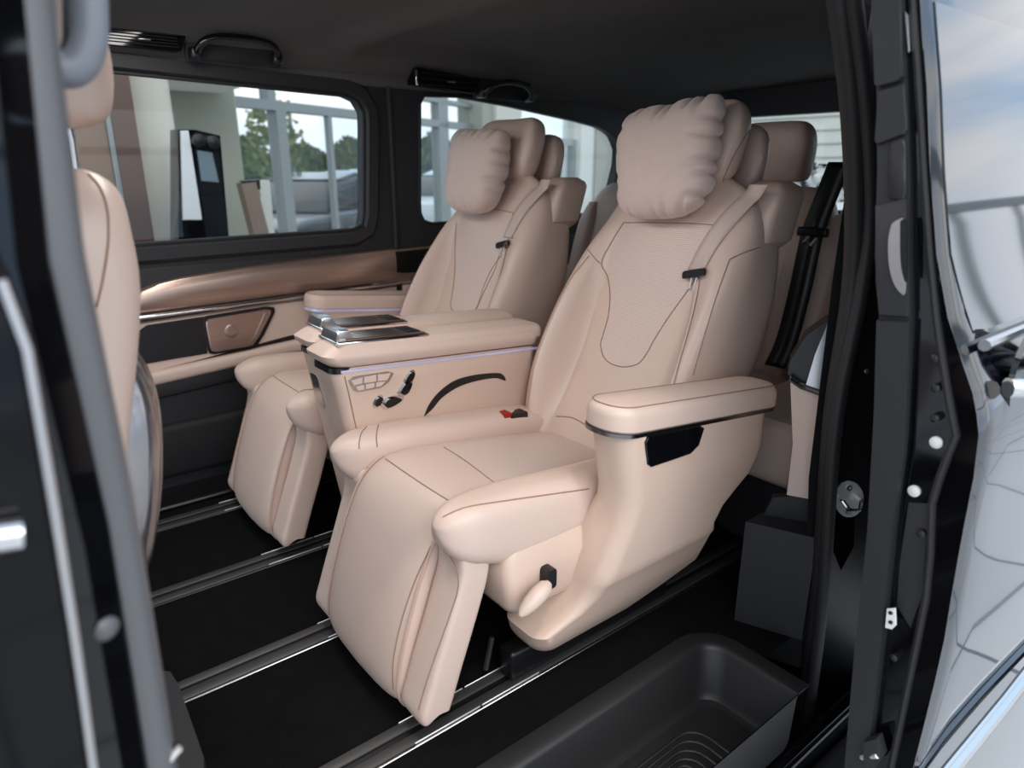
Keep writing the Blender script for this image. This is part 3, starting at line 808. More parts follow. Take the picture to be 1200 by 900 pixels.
g.add(V, F); ceil = struct('ceiling', g, headliner, angle=80)
# roof skin above, so daylight cannot leak in
g = G(); g.rbox(-.7, 2.95, -.93, .9, 1.43, 1.47, .03); struct('roof', g, paint)
g = G(); g.rbox(-.62, 2.9, WY-.015, WY+.06, 1.255, 1.30, .015); struct('trim_6', g, headliner)
g = G(); g.rbox(-.7, 2.95, .80, .90, 1.26, 1.45, .02); struct('trim_7', g, paint)
g = G(); g.rbox(-.7, 2.95, .835, .93, -.35, .775, .03); struct('wall_outer', g, paint)
# ---- ceiling air vents and grab handles on the far side
VY = .705
def vent(pxs, slats, label):
    P = [at(x, y, y=VY) for x, y in pxs]; c = sum(P, Vector())/len(P)
    t = thing('air_vent', c, label, 'air vent', 'ceiling air vents'); 
    g = G(); g.prism([p+Vector((0, .02, 0)) for p in P], (0, -.026, 0), bev=.002); bz = obj('vent_housing', g, gloss, t)
    x0 = min(p.x for p in P); x1 = max(p.x for p in P); z0 = min(p.z for p in P); z1 = max(p.z for p in P)
    for k in range(slats):
        z = z0+(z1-z0)*(.22+.56*k/max(1, slats-1)); g = G(); g.rbox(x0+.035, x1-.025, VY-.0105, VY-.0055, z-.0012, z+.0012, .0008, n=1); obj('slat', g, matteblack, t)
    g = G(); g.rbox(x0+.016, x0+.024, VY-.012, VY-.004, z0+.010, z1-.008, .002); obj('vent_wheel', g, chrome, t)
    g = G(); g.rbox((x0+x1)/2-.0, (x0+x1)/2+.03, VY-.014, VY-.006, (z0+z1)/2-.005, (z0+z1)/2-.001, .0015); obj('vent_tab', g, satin, t)
    return t
vent([(100, 25), (212, 38), (218, 43), (213, 60), (205, 61), (100, 49)], 5, 'black slatted ceiling vent above the far door window')
vent([(488, 79), (563, 92), (556, 108), (548, 109), (481, 99), (481, 93)], 3, 'black ceiling vent above the rear side window')
def grab(pxs, label, bul):
    P = [at(x, y, y=VY-.01) for x, y in pxs]; c = sum(P, Vector())/len(P)
    t = thing('grab_handle', c, label, 'grab handle', 'ceiling grab handles')
    g = G(); pts = []
    for k in range(17):
        u = k/16; p = Vector(crom([tuple(p) for p in P], 17)[k]); pts.append(p+Vector((0, -.035*math.sin(PI*min(1, max(0, u)))**.5, 0)))
    g.tube(pts, .010, seg=10); obj('grip', g, gloss if bul else blackp, t)
    for p in (P[0], P[-1]):
        g = G(); g.rbox(p.x-.014, p.x+.014, p.y-.012, p.y+.035, p.z-.016, p.z+.016, .008); obj('mount', g, blackp, t)
    g = G(); z0 = min(p.z for p in P); z1 = max(p.z for p in P); g.rbox(P[0].x-.02, P[-1].x+.02, VY+.012, VY+.03, z0-.015, z1+.012, .012); obj('recess', g, matteblack, t)
grab([(229, 62), (234, 51), (252, 45), (290, 48), (316, 55), (325, 68)], 'black ceiling grab handle above the far door window', 1)
grab([(566, 109), (574, 100), (590, 97), (606, 100), (616, 106), (622, 114)], 'black ceiling grab handle above the rear side window', 0)
# ---- tailgate
tg = xz_open([(y, z) for y, z in rounded_open(-.66, .66, .83, .83, 1.205, 1.205, .08)], 0)
tg = [Vector((2.78, p.x, p.z)) for p in tg]
def rect_match_y(loop, y0, y1, z0, z1, x):
    c = sum(loop, Vector())/len(loop); out = []
    for p in loop:
        d = p-c; ts = []
        if d.y > 1e-9: ts.append((y1-c.y)/d.y)
        if d.y < -1e-9: ts.append((y0-c.y)/d.y)
        if d.z > 1e-9: ts.append((z1-c.z)/d.z)
        if d.z < -1e-9: ts.append((z0-c.z)/d.z)
        t = min(ts); out.append(Vector((x, c.y+d.y*t, c.z+d.z*t)))
    return out
g = G(); g.ring(tg, rect_match_y(tg, -.95, .90, 0, 1.42, 2.78)); o2 = [p+Vector((.06, 0, 0)) for p in tg]; g.ring(tg, o2); g.ring(o2, rect_match_y(o2, -.95, .90, -.35, 1.46, 2.84)); struct('wall_rear', g, doortrim)
g = G(); g.stack([[p+Vector((.03, 0, 0)) for p in tg], [p+Vector((.035, 0, 0)) for p in tg]]); struct('window_3', g, carglass)
# ---- right side behind the doorway: jamb, inner trim
g = G()
def col(x, y): return x, y
J = [(1.165, -.852), (1.30, -.975), (1.45, -.99), (3.0, -.99), (3.0, -.90), (1.5, -.86), (1.30, -.85)]
g.stack([[Vector((x+lerp(z, [(-.35, .24), (0, .17), (.3, .105), (.5, .07), (1.3, .07)]), y, z)) for x, y in J] for z in (-.35, 0, .4, .8, 1.1, 1.3, 1.45)]); wr = struct('wall_right', g, blackp)
def vprism(pts, z0, z1): return [[Vector((x, y, z)) for x, y in pts] for z in (z0, z1)]
# right inner side trim seen past the near seat
g = G(); g.stack(vprism([(1.235, -.735), (1.29, -.87), (1.5, -.87), (1.5, -.735)], .0, .255)); struct('trim_8', g, doortrim)
q = [(926, 442), (932, 447), (966, 463), (966, 588), (922, 580), (929, 520)]
def rt(px, py): return on_plane(px, py, Vector((1.27, -.76, .4)), Vector((-.86, -.5, 0)).normalized())
NN = Vector((.86, .5, 0)).normalized()
g = G(); g.prism([rt(*p) for p in q], NN*.06); tb8 = struct('trim_9', g, leather); tb8['label'] = 'beige lower pillar trim'
q = [(923, 440), (926, 425), (945, 395), (966, 380), (980, 372), (974, 466), (938, 452), (926, 444)]
g = G(); g.prism([rt(*p)+NN*.012 for p in q], NN*.06, bev=0); pod = struct('pod', g, blackp, tb8)
q = [(944, 452), (955, 415), (972, 374), (990, 372), (990, 462), (966, 462)]
g = G(); g.prism([rt(*p)-NN*.002 for p in q], NN*.012, bev=0); struct('pod_metal', g, satin, tb8)
g = G(); g.tube([rt(x, y)-NN*.004 for x, y in [(926, 443), (938, 452), (972, 464)]], .006, seg=8); struct('pod_strip', g, chrome, tb8)
q = [(940, 588), (905, 590), (880, 640), (872, 700), (868, 770), (960, 800), (960, 588)]
g = G(); g.prism([rt(*p)+NN*.03 for p in q], NN*.02); struct('trim_10', g, doortrim)
# ---- body seal round the doorway
def seal(px_list, y, name, r, m, label):
    g = G(); P = [at(x, yy, y=y) for x, yy in px_list]; g.tube([Vector(p) for p in crom([tuple(p) for p in P], 40)], r, seg=10); o = struct(name, g, m); return o
SEALP = [(974, -60), (981, 0), (995, 120), (1000, 250), (994, 350), (972, 500), (957, 700), (938, 850), (925, 930)]
seal([(x+3, y) for x, y in SEALP], -.885, 'trim_11', .0185, rubber, 'seal')
seal([(x+lerp(y, [(250, 19), (480, 7)]), y) for x, y in SEALP], -.905, 'trim_12', .013, rubber, 'seal')
g = G(); g.tube([(.07, -.90, 1.30), (.3, -.905, 1.315), (.8, -.905, 1.315), (1.0, -.90, 1.30)], .02, seg=10); struct('trim_13', g, rubber)
# striker plate on the jamb
jn = Vector((-.13, -.135, 0)).normalized(); jn = Vector((-.693, -.72, 0)).normalized(); jp = Vector((1.322, -.91, .4))
def jam(px, py): return on_plane(px, py, jp, jn)
sc_ = jam(993, 583)
t = thing('striker_plate', sc_, 'shiny steel striker plate bolted to the black door jamb', 'latch')
P = [jam(x, y) for x, y in [(993, 562), (1004, 566), (1011, 578), (1010, 592), (1003, 602), (993, 605), (984, 601), (977, 590), (977, 576), (984, 566)]]
g = G(); g.prism([Vector(p) for p in crom([tuple(p) for p in P+[P[0]]], 40)[:-1]], jn*.006, bev=.001); pl = obj('plate', g, steel, t)
g = G(); g.tube([jam(984, 582)+jn*.004, jam(984, 582)+jn*.020, jam(989, 590)+jn*.026, jam(1001, 590)+jn*.026, jam(1005, 582)+jn*.020, jam(1005, 582)+jn*.004], .005, seg=8); obj('striker_loop', g, chrome, t)
for x, y in ((994, 570), (992, 598)):
    g = G(); g.lathe(jam(x, y)+jn*.005, [(.006, 0), (.006, .003), (.003, .0035), (.003, .001)], jn, seg=14); obj('screw', g, satin, t)
g = G(); q = [(984, 490), (997, 500), (1004, 520), (1000, 640), (985, 668), (974, 640), (980, 560)]
g.prism([jam(x, y) for x, y in q], jn*.003, bev=.001); struct('jamb_panel', g, gloss, wr)
q = [(1000, 420), (1017, 422), (1014, 455), (998, 452)]
g = G(); g.prism([jam(x, y) for x, y in q], jn*.008, bev=.002); struct('jamb_stop', g, blackp, wr)
g = G(); g.lathe(jam(1013, 433)+jn*.006, [(.007, 0), (.007, .004), (.003, .006)], jn, seg=14); struct('jamb_bolt', g, satin, wr)

# ================================================================== OPEN SLIDING DOOR (right, pushed back)
DX = 1.0
t = thing('sliding_door', (1.5, -1.12, 0), 'glossy black sliding door of the van pushed open to the right', 'vehicle door')
def lrow(tab, v): return lerp(v, tab)
UI = [(-80, 1021), (0, 1023), (100, 1027), (200, 1028), (300, 1025), (370, 1030), (450, 1028), (600, 1019), (780, 1003), (900, 992), (1000, 984)]
UM = [(-80, 1055), (0, 1060), (100, 1063), (200, 1066), (300, 1066), (372, 1068), (450, 1064), (525, 1060), (600, 1050), (750, 1035), (900, 1017), (1000, 1008)]
US = [(-80, 1066), (0, 1070), (100, 1077), (200, 1083), (300, 1090), (380, 1098), (420, 1104), (470, 1112), (510, 1120), (550, 1104), (590, 1092), (650, 1090), (700, 1085), (775, 1070), (900, 1044), (1000, 1030)]
UO = [(-80, 1072), (0, 1078), (100, 1086), (200, 1090), (300, 1098), (370, 1110), (420, 1126), (470, 1143), (510, 1147), (560, 1141), (610, 1131), (680, 1118), (760, 1105), (830, 1088), (900, 1070), (1000, 1045)]
rows = [-80, -40, 0, 50, 100, 150, 200, 250, 300, 340, 372, 400, 430, 460, 485, 510, 535, 560, 590, 610, 650, 700, 750, 800, 850, 900, 950, 1000]
def dpt(u, v, x=DX): return at(u, v, x=x)
def strip(tabA, tabB, xa, xb, name, m, parent, back=.03, v0=-99, v1=2000, bev=0):
    g = G(); loops = []
    for v in rows:
        if v < v0 or v > v1: continue
        a = dpt(lerp(v, tabA), v, xa); b = dpt(lerp(v, tabB), v, xb)
        loops.append([a, b, b+Vector((back, 0, 0)), a+Vector((back, 0, 0))])
    g.stack(loops); return obj(name, g, m, parent)
trim = strip(UI, UM, DX, DX, 'edge_trim', greypl, t, back=.05)
strip(UM, US, DX+.012, DX+.012, 'edge_frame', gloss, t, back=.06)
strip([(a, b-1) for a, b in US], UO, DX+.006, DX, 'edge_flange', gloss, t, back=.03)
g = G(); g.tube([dpt(lerp(v, US), v, DX+.004) for v in rows], .0055, seg=8); obj('door_seal', g, rubber, t)
# outer skin: follows the flange edge rearwards
g = G(); V = []; F = []; NXs = [0, .003, .012, .04, .1, .2, .35, .55, .8, 1.05]
EDGE = [dpt(lerp(v, UO), v, DX) for v in rows]
for e in EDGE:
    for k, dx in enumerate(NXs):
        V.append((DX+dx-.004*0, e.y-.006*smooth(0, .02, dx)-.012*smooth(0, 1.0, dx), e.z+.0*dx))
n = len(NXs)
for i in range(len(EDGE)-1):
    for k in range(n-1): F.append((i*n+k, i*n+k+1, (i+1)*n+k+1, (i+1)*n+k))
g.add(V, F); skin = obj('outer_panel', g, paint, t, angle=60)
def sk_y(z):
    for a, b in zip(EDGE, EDGE[1:]):
        if a.z >= z >= b.z: return a.y+(b.y-a.y)*(a.z-z)/(a.z-b.z)
    return EDGE[0].y if z > EDGE[0].z else EDGE[-1].y
# window in the door
def sky_(x, z): dx = x-DX; return sk_y(z)-.006*smooth(0, .02, dx)-.012*smooth(0, 1.0, dx)
g = G(); zz = [.785+.415*k/12 for k in range(13)]; xs = [1.028, 1.04, 1.06, 1.1, 1.2, 1.35, 1.55, 1.8, 1.98]
V = []; F = []
for off in (.004, -.0012):
    for z in zz:
        for x in xs: V.append((x+.02*smooth(.9, .785, z)*smooth(1.2, 1.0, x), sky_(x, z)+off, z))
nx = len(xs); m0 = nx*len(zz)
for i in range(len(zz)-1):
    for k in range(nx-1):
        a = i*nx+k
        F.append((m0+a, m0+a+1, m0+a+nx+1, m0+a+nx)); F.append((a, a+nx, a+nx+1, a+1))
bd = [k for k in range(nx)]+[i*nx+nx-1 for i in range(1, len(zz))]+[(len(zz)-1)*nx+k for k in range(nx-2, -1, -1)]+[i*nx for i in range(len(zz)-2, 0, -1)]
for a, b in zip(bd, bd[1:]+bd[:1]): F.append((a, b, m0+b, m0+a))
g.add(V, F); gl = obj('window_pane', g, paneglass, t)
g = G(); g.tube([(1.03+.1*k, sk_y(.775)-.022, .775) for k in range(11)], .008, seg=8); obj('belt_strip', g, satin, t)
# chrome strip low on the door and the outer handle
for dz, r in ((0, .011), (.026, .005)):
    g = G(); g.tube([(DX+.02+.1*k, sk_y(.06)-.024-.004*min(k, 3)/3, .06+dz) for k in range(11)], r, seg=8); obj('chrome_strip', g, chrome, t)
g = G(); hx = 1.07; hz = .715; g.tube([(hx+.015*k, sk_y(hz)-.018-.028*math.sin(PI*k/14)**.5, hz) for k in range(15)], .014, seg=10, flat=1.0); hd = obj('outer_handle', g, chrome, t)
g = G(); g.lathe((hx+.1, sk_y(hz)-.012, hz), [(.085, 0), (.08, -.006), (.05, .002)], (0, 1, 0), seg=24); obj('handle_recess', g, gloss, hd)
# details on the door edge
def de(px, py, x=DX): return dpt(px, py, x)
def dface(pxs, off, name, m, parent, bev=.0, x=DX, rnd=0):
    P = [de(*p, x=x) for p in pxs]
    if rnd: P = [Vector(p) for p in crom([tuple(p) for p in P+[P[0]]], rnd)[:-1]]
    g = G(); g.prism(P, (-off, 0, 0), bev=bev); return obj(name, g, m, parent)
dface([(1024, -20), (1058, -20), (1061, 90), (1056, 96), (1032, 103), (1028, 100)], .010, 'upper_cover', greypl, t, .002)
dface([(1032, 106), (1062, 98), (1066, 150), (1062, 158), (1030, 170), (1027, 165)], .008, 'middle_cover', greypl, t, .002)
hc = dface([(1028, 240), (1064, 232), (1068, 364), (1066, 372), (1032, 370), (1028, 330)], .007, 'handle_cover', greypl, t, .003)
ho = dface([(1046, 262), (1053, 257), (1063, 258), (1064, 300), (1063, 343), (1055, 342), (1047, 328), (1042, 305), (1042, 280)], .004, 'pull_handle', satin, hc, .001, x=DX-.007, rnd=36)
dface([(1056, 259), (1063, 259), (1064, 300), (1063, 330), (1058, 318), (1056, 296)], .003, 'pull_slot', blackp, ho, 0, x=DX-.011, rnd=30)
dface([(1046, 168), (1052, 164), (1062, 166), (1063, 200), (1062, 232), (1050, 234), (1043, 228), (1043, 190)], .006, 'slot_cover', doortrim, t, .003, rnd=32)
dface([(1030, 374), (1068, 376), (1066, 450), (1062, 530), (1048, 620), (1034, 760), (1018, 898), (992, 898), (1004, 760), (1018, 620), (1027, 480)], .008, 'lower_cover', greypl, t, .002)
dface([(1062, 14), (1066, 18), (1068, 60), (1066, 62)], .004, 'latch_slot', satin, t)
for i, (x, y) in enumerate([(1098, 518), (1072, 575), (1063, 194)]):
    g = G(); g.lathe(de(x, y, DX+.012), [(.0085 if i < 2 else .003, 0), (.0085 if i < 2 else .003, .004), (.004 if i < 2 else .0015, .006), (.0005, .006)], (-1, 0, 0), seg=16); obj('bolt', g, white if i < 2 else chrome, t)
for x, y in [(1097, 455), (1096, 490), (1096, 420), (1080, 625), (1048, 770), (1058, 434)]:
    g = G(); g.lathe(de(x, y, DX+.004), [(.006, -.008), (.006, .003), (.002, .005), (.0003, .004)], (-1, 0, 0), seg=14); obj('screw_cap', g, blackp, t)
dface([(1066, 588), (1090, 590), (1087, 640), (1082, 700), (1068, 735), (1052, 710), (1054, 660)], .004, 'inner_bracket', greypl, t, .002, x=DX+.012)
dface([(1040, 713), (1050, 712), (1051, 732), (1046, 737), (1038, 735)], .003, 'hinge_plate', white, t, .001, x=DX-.008)
for y in (718, 729):
    g = G(); g.lathe(de(1044, y, DX-.011), [(.003, 0), (.003, .002), (.001, .003)], (-1, 0, 0), seg=10); obj('screw_cap', g, blackp, t)
g = G(); g.tube([de(1010, 888, DX-.01), de(1028, 886, DX-.02)], .004, seg=8); obj('guide_pin', g, steel, t)
dface([(1018, 862), (1034, 858), (1040, 880), (1030, 895), (1018, 892)], .02, 'guide_block', greypl, t, .002)

# ================================================================== FRONT: B-pillar, front door edge, front seat
g = G()
def bp(px, py, y=-.93): return at(px, py, y=y)
BL = [(-600, -30), (-60, 8), (0, 12), (300, 40), (600, 110), (860, 152), (1000, 175)]; BR = [(-600, -12), (-60, 28), (0, 40), (100, 55), (300, 90), (450, 120), (600, 149), (700, 168), (860, 198), (1000, 222)]
rowsB = [-560, -400, -200, -60, 0, 50, 100, 200, 300, 400, 500, 600, 700, 800, 860, 930]
g.tube([(bp(lerp(v, BL), v)+bp(lerp(v, BR), v))/2 for v in rowsB], .0165, seg=16); struct('trim_14', g, rubber_grey)
g = G(); loops = []
for v in rowsB:
    z = bp(lerp(v, BR), v).z; x = bp(lerp(v, BL), v).x
    loops.append([Vector((x-.17, -.955, z)), Vector((x-.012, -.965, z)), Vector((x+.012, -.94, z)), Vector((x+.012, -.84, z)), Vector((x-.03, -.78, z)), Vector((x-.17, -.78, z))])
g.stack(loops); struct('wall_front_pillar', g, gloss)
t = thing('front_door', (-.2, -.97, .2), 'glossy black front door edge with chrome trim at the left', 'vehicle door')
g = G(); loops = []
zs = [1.40, 1.30, 1.20, 1.12, 1.05, .98, .94, .90, .84, .78, .72, .66, .60, .52]
def fdx(z): return lerp(z, [(.5, .000), (.56, .003), (.70, .012), (.80, .017), (.92, .022), (.95, .014), (1.0, .006), (1.12, -.004), (1.4, -.03)])
for z in zs:
    x = fdx(z); y = -.985-.01*smooth(1.0, .8, z)
    loops.append([Vector((x, y+.06, z)), Vector((x, y+.01, z)), Vector((x-.005, y, z)), Vector((x-.06, y-.004, z)), Vector((-.5, y-.01, z)), Vector((-.5, y+.06, z))])
g.stack(loops); obj('door_panel', g, doorgloss, t)
g = G(); g.tube([(fdx(z)-.004, -.992-.01*smooth(1.0, .8, z), z) for z in zs[6:]], .003, seg=8); obj('chrome_edge', g, satin, t)
h0 = at(-10, 630, y=-1.005); h1 = at(26, 625, y=-1.005)
g = G(); g.tube([h0+Vector((-.06, 0, .004)), h0, h1], .010, seg=10); obj('door_handle', g, chrome, t)
b = at(103, 745, y=-.965); g = G(); g.lathe(b+Vector((.012, 0, 0)), [(.001, .004), (.006, .003), (.009, 0)], (.4, -1, 0), seg=16); struct('pillar_bolt', g, rubber_grey, None)
# latch bracket at the pillar foot
t = thing('latch_bracket', at(190, 880, y=-.90), 'small black metal bracket at the foot of the grey door pillar', 'bracket')
g = G(); g.tube([at(x, y, y=-.935) for x, y in [(150, 868), (178, 866), (204, 872), (196, 905)]], .0035, seg=8); obj('wire_frame', g, blackp, t)
g = G(); g.tube([at(x, y, y=-.94) for x, y in [(190, 900), (211, 876)]], .003, seg=8); obj('bracket_arm', g, steel, t)
# carpeted sill corner beside the pillar
g = G(); P = [at(x, y, z=.004) for x, y in [(186, 798), (202, 800), (212, 815), (243, 905), (243, 940), (160, 940)]]; g.prism(P, (0, 0, .03), bev=.004); struct('trim_15', g, doortrim)
# belt guide loop on the pillar
t = thing('belt_guide', at(90, 60, y=-.80), 'blue-grey plastic belt guide loop on the front pillar, top left', 'belt guide')
pts = [(22, -50), (34, 10), (50, 62), (72, 82), (93, 74), (104, 44), (104, 0), (100, -50)]
g = G(); g.tube([at(*p, y=-.80) for p in dens(pts, 40)], .0135, seg=14, flat=1.0); obj('loop', g, bluegrey, t)
g = G(); g.tube([at(*p, y=-.792) for p in [(76, -60), (80, 0), (80, 46), (76, 70)]], .010, seg=10, flat=.4); obj('belt_strap', g, blackp, t)
# front seat
t = thing('front_seat', (.1, -.39, .3), 'beige front passenger seat seen from behind, silver shell on its back', 'car seat')
def fs(name, st, m, parent=None, p=3.5):
    g = G(); g.stack([[Vector((x-.062+a, yc-.02+b, z)) for a, b in selip(hx, hy, p, 40)] for x, z, hx, hy, yc in crom(st, 26)]); return obj(name, g, m, parent or t)
fb_ = fs('backrest', [(.05, .40, .05, .20, -.39), (.08, .50, .06, .225, -.39), (.115, .70, .07, .24, -.39), (.150, .85, .07, .235, -.385), (.158, .93, .065, .225, -.385), (.163, .975, .055, .20, -.385), (.165, .995, .03, .16, -.385), (.165, .998, .01, .10, -.385)], leather)
g = G(); q = cast_px(bvh_of(fb_), dens([(104, 205), (118, 222), (126, 250), (126, 290), (120, 330), (113, 360)], 30))
if len(q) > 3: g.tube(q, .0012, seg=5); obj('seam', g, stitch, fb_)
fs('back_shell', [(.128, .44, .02, .14, -.37), (.140, .50, .045, .19, -.37), (.156, .60, .055, .215, -.37), (.170, .70, .055, .215, -.37), (.170, .76, .050, .20, -.37), (.158, .81, .035, .17, -.37), (.145, .84, .010, .10, -.37)], silver)
fs('lower_shell', [(.03, .22, .04, .17, -.38), (.05, .30, .045, .185, -.38), (.075, .40, .05, .20, -.38), (.10, .47, .04, .20, -.38)], leather)
hd = fs('headrest', [(.180, 1.045, .025, .10, -.385), (.182, 1.06, .05, .125, -.385), (.182, 1.12, .06, .135, -.385), (.175, 1.20, .055, .13, -.385), (.17, 1.235, .03, .10, -.385)], leather)
for y in (-.42, -.33):
    g = G(); g.tube([(.126, y, .98), (.128, y, 1.03), (.126, y, 1.07)], .008, seg=12); obj('headrest_post', g, chrome, hd)
fs('seat_base', [(-.16, .0, .2, .2, -.39), (-.16, .1, .2, .2, -.39), (-.16, .24, .22, .2, -.39)], blackp)
fs('seat_cushion', [(-.16, .20, .25, .22, -.39), (-.16, .25, .27, .24, -.39), (-.17, .40, .27, .25, -.39), (-.17, .44, .25, .24, -.39)], leather)

# ================================================================== REAR BENCH
def rear_seat(yc, label, k=1):
    t = thing('rear_seat', (2.0, yc, .0), label, 'car seat', 'rear bench seats')
    def ld(name, st, m, parent=None, p=4):
        g = G(); g.stack([[Vector((x+a, yc+b*k, z)) for a, b in selip(hx, hy, p, 40)] for x, z, hx, hy in crom(st, 26)]); return obj(name, g, m, parent or t)
    ld('backrest', [(1.90, .36, .06, .20), (1.92, .45, .085, .225), (1.96, .65, .085, .23), (2.00, .82, .075, .225), (2.02, .90, .06, .20), (2.025, .935, .03, .16), (2.026, .942, .01, .12)], leather)
    for s_ in (-1, 1):
        g = G(); g.stack([[Vector((x+a, yc+k*(s_*.185+b), z)) for a, b in selip(hx, hy, 3, 24)] for x, z, hx, hy in crom([(1.85, .38, .02, .02), (1.86, .46, .045, .042), (1.90, .65, .045, .045), (1.94, .80, .04, .04), (1.96, .87, .02, .02)], 20)]); obj('back_bolster', g, leather, t)
    ld('seat_cushion', [(1.70, .24, .22, .20), (1.70, .27, .25, .225), (1.70, .38, .25, .225), (1.70, .41, .23, .20)], leather)
    hr = ld('headrest', [(2.03, .955, .03, .08), (2.03, .97, .05, .105), (2.025, 1.05, .055, .118), (2.02, 1.10, .05, .112), (2.02, 1.125, .03, .09), (2.02, 1.13, .01, .06)], leather)
    ld('headrest_shell', [(2.075, .965, .02, .08), (2.075, 1.05, .028, .095), (2.07, 1.10, .02, .08)], silver, hr, p=3)
    for y in (-.05, .05):
        g = G(); g.tube([(2.03, yc+y, .90), (2.03, yc+y, .97)], .006, seg=8); obj('headrest_post', g, chrome, hr)
    g = G(); g.rbox(1.50, 2.06, yc-.21*k, yc+.21*k, .03, .25, .03); obj('seat_base', g, doortrim, t)
    return t
rear_seat(-.225, 'beige rear bench seat with headrest, behind the near captain seat')
rear_seat(-.652, 'beige rear bench seat next to the doorway pillar, beyond the black belt', .84)
rear_seat(.30, 'beige rear bench seat behind the far captain seat')
t = thing('seat_belt', at(950, 270, x=1.80), 'black rear seat belt with its buckle tongue between the rear seats', 'seat belt')
g = G(); P = [at(*p, x=xx) for p, xx in [((985, 190), 1.86), ((968, 232), 1.84), ((952, 275), 1.82), ((938, 340), 1.80), ((922, 400), 1.78), ((908, 430), 1.76)]]
V = []; F = []
for p in crom([tuple(p) for p in P], 20):
    for d in (-.032, .032): V.append(Vector(p)+Vector((-.0, d, 0)))
for i in range(19): F.append((2*i, 2*i+1, 2*i+3, 2*i+2))
g.add(V, F); o = obj('webbing', g, blackp, t); s_ = o.modifiers.new('thick', 'SOLIDIFY'); s_.thickness = .003
b = at(953, 271, x=1.80); g = G(); g.rbox(b.x-.012, b.x+.01, b.y-.042, b.y+.042, b.z-.014, b.z+.010, .005); obj('tongue', g, blackp, t)
g = G(); g.tube([at(x, y, x=1.79) for x, y in [(948, 277), (941, 284), (950, 287), (957, 279)]], .004, seg=6); obj('latch_plate', g, steel, t)

# ================================================================== SHOWROOM AND STREET BEYOND THE GLASS
GZ = -.56
tilem = mat('tile_floor', srgb(198, 198, 196), .25)
_nt = tilem.node_tree; _b = _nt.nodes.new('ShaderNodeTexBrick'); _b.offset = 0; _b.inputs['Color1'].default_value = srgb(200, 200, 198); _b.inputs['Color2'].default_value = srgb(190, 191, 191)
_b.inputs['Mortar'].default_value = srgb(96, 98, 104); _b.inputs['Scale'].default_value = 1.0; _b.inputs['Mortar Size'].default_value = .012; _b.inputs['Brick Width'].default_value = .8; _b.inputs['Row Height'].default_value = .8
_tc = _nt.nodes.new('ShaderNodeTexCoord'); _nt.links.new(_tc.outputs['Object'], _b.inputs['Vector']); _nt.links.new(_b.outputs['Color'], _nt.nodes['Principled BSDF'].inputs['Base Color'])
wallm = mat('olive_wall', srgb(158, 158, 144), .8, var=(2, .04))
palem = mat('pale_wall', srgb(212, 212, 202), .7)
colm = mat('cream_column', srgb(206, 200, 186), .6)
woodm = mat('dark_wood', srgb(92, 66, 54), .4, var=(4, .25, (1, 1, .08)))
woodl = mat('light_wood', srgb(128, 104, 86), .4, var=(4, .2, (1, 1, .08)))
framem = mat('alu_frame', srgb(138, 143, 142), .4, .3)
asph = mat('asphalt', srgb(150, 150, 150), .9, var=(.6, .1))
grassm = mat('grass', srgb(112, 132, 74), .95, var=(.5, .25))
leafa = mat('leaf_green', srgb(98, 122, 66), .8, var=(1.5, .35))
leafb = mat('leaf_pale', srgb(136, 152, 92), .8, var=(1.5, .35))
trunkm = mat('bark', srgb(96, 84, 72), .9)
screenm = mat('screen', (.012, .014, .018), .08, coat=.5)
tan = mat('tan_board', srgb(140, 118, 104), .5)
g = G(); g.add([(-9, -9, GZ), (30, -9, GZ), (30, 3.3, GZ), (12, 12, GZ), (-9, 12, GZ)], [(0, 1, 2, 3, 4)]); struct('ground', g, tilem)
fu = Vector((.884, .467, 0)).normalized(); fn = Vector((-.467, .884, 0)).normalized()
fp = CAM + ray(335, 195).normalized()*7.2
g = G(); c = fp+fn*42
a = fp+fn*.6-fu*60; b = fp+fn*.6+fu*60
g.add([(a.x, a.y, GZ-.03), (b.x, b.y, GZ-.03), (b.x+fn.x*120, b.y+fn.y*120, GZ-.03), (a.x+fn.x*120, a.y+fn.y*120, GZ-.03)], [(0, 1, 2, 3)]); struct('street', g, asph)
def fpt(px, py, off=0): return on_plane(px, py, fp+fn*off, fn)
def fbar(px0, px1, z0, z1, d=.12, off=0):
    """a vertical-sided bar in the facade plane between two pixel columns on the horizon"""
    A = fpt(px0, 195, off); B = fpt(px1, 195, off); dx = (B-A)
    P = [Vector((A.x, A.y, 0)), Vector((B.x, B.y, 0))]
    return [[Vector((p.x+n_.x, p.y+n_.y, z)) for p, n_ in ((P[0], Vector()), (P[1], Vector()), (P[1], fn*d), (P[0], fn*d))] for z in (z0, z1)]
fz = lambda px, py: fpt(px, py).z
glz = G(); glz.stack(fbar(262, 566, GZ, 4.2, .01, .05)); win4 = struct('window_4', glz, bldglass)
ztr0 = fz(350, 132); ztr1 = fz(350, 121)
def fadd(name, px0, px1, z0, z1, m, parent, d=.12, off=0):
    g = G(); g.stack(fbar(px0, px1, z0, z1, d, off)); return obj(name, g, m, parent)
fadd('transom', 258, 566, ztr0, ztr1, framem, win4)
fadd('transom', 440, 566, fz(525, 122), fz(525, 117), framem, win4)
fadd('mullion', 330, 341, GZ, ztr0, framem, win4); fadd('mullion', 322, 331, ztr1, 4.2, framem, win4, .1)
fadd('mullion', 389, 393, GZ, ztr0, framem, win4, .06); fadd('mullion', 516, 527, GZ, 4.2, framem, win4)
fadd('mullion', 455, 459, GZ, ztr0, framem, win4, .06)
g = G(); g.stack(fbar(566, 584, GZ, 4.2, .4, -.15)); struct('column_1', g, wallm)
g = G(); g.stack(fbar(582, 611, GZ, 4.2, .5, -.2)); struct('column_2', g, colm)
g = G(); g.stack(fbar(611, 682, GZ, 4.2, .01, .05)); win5 = struct('window_5', g, bldglass)
zd = fz(655, 163)
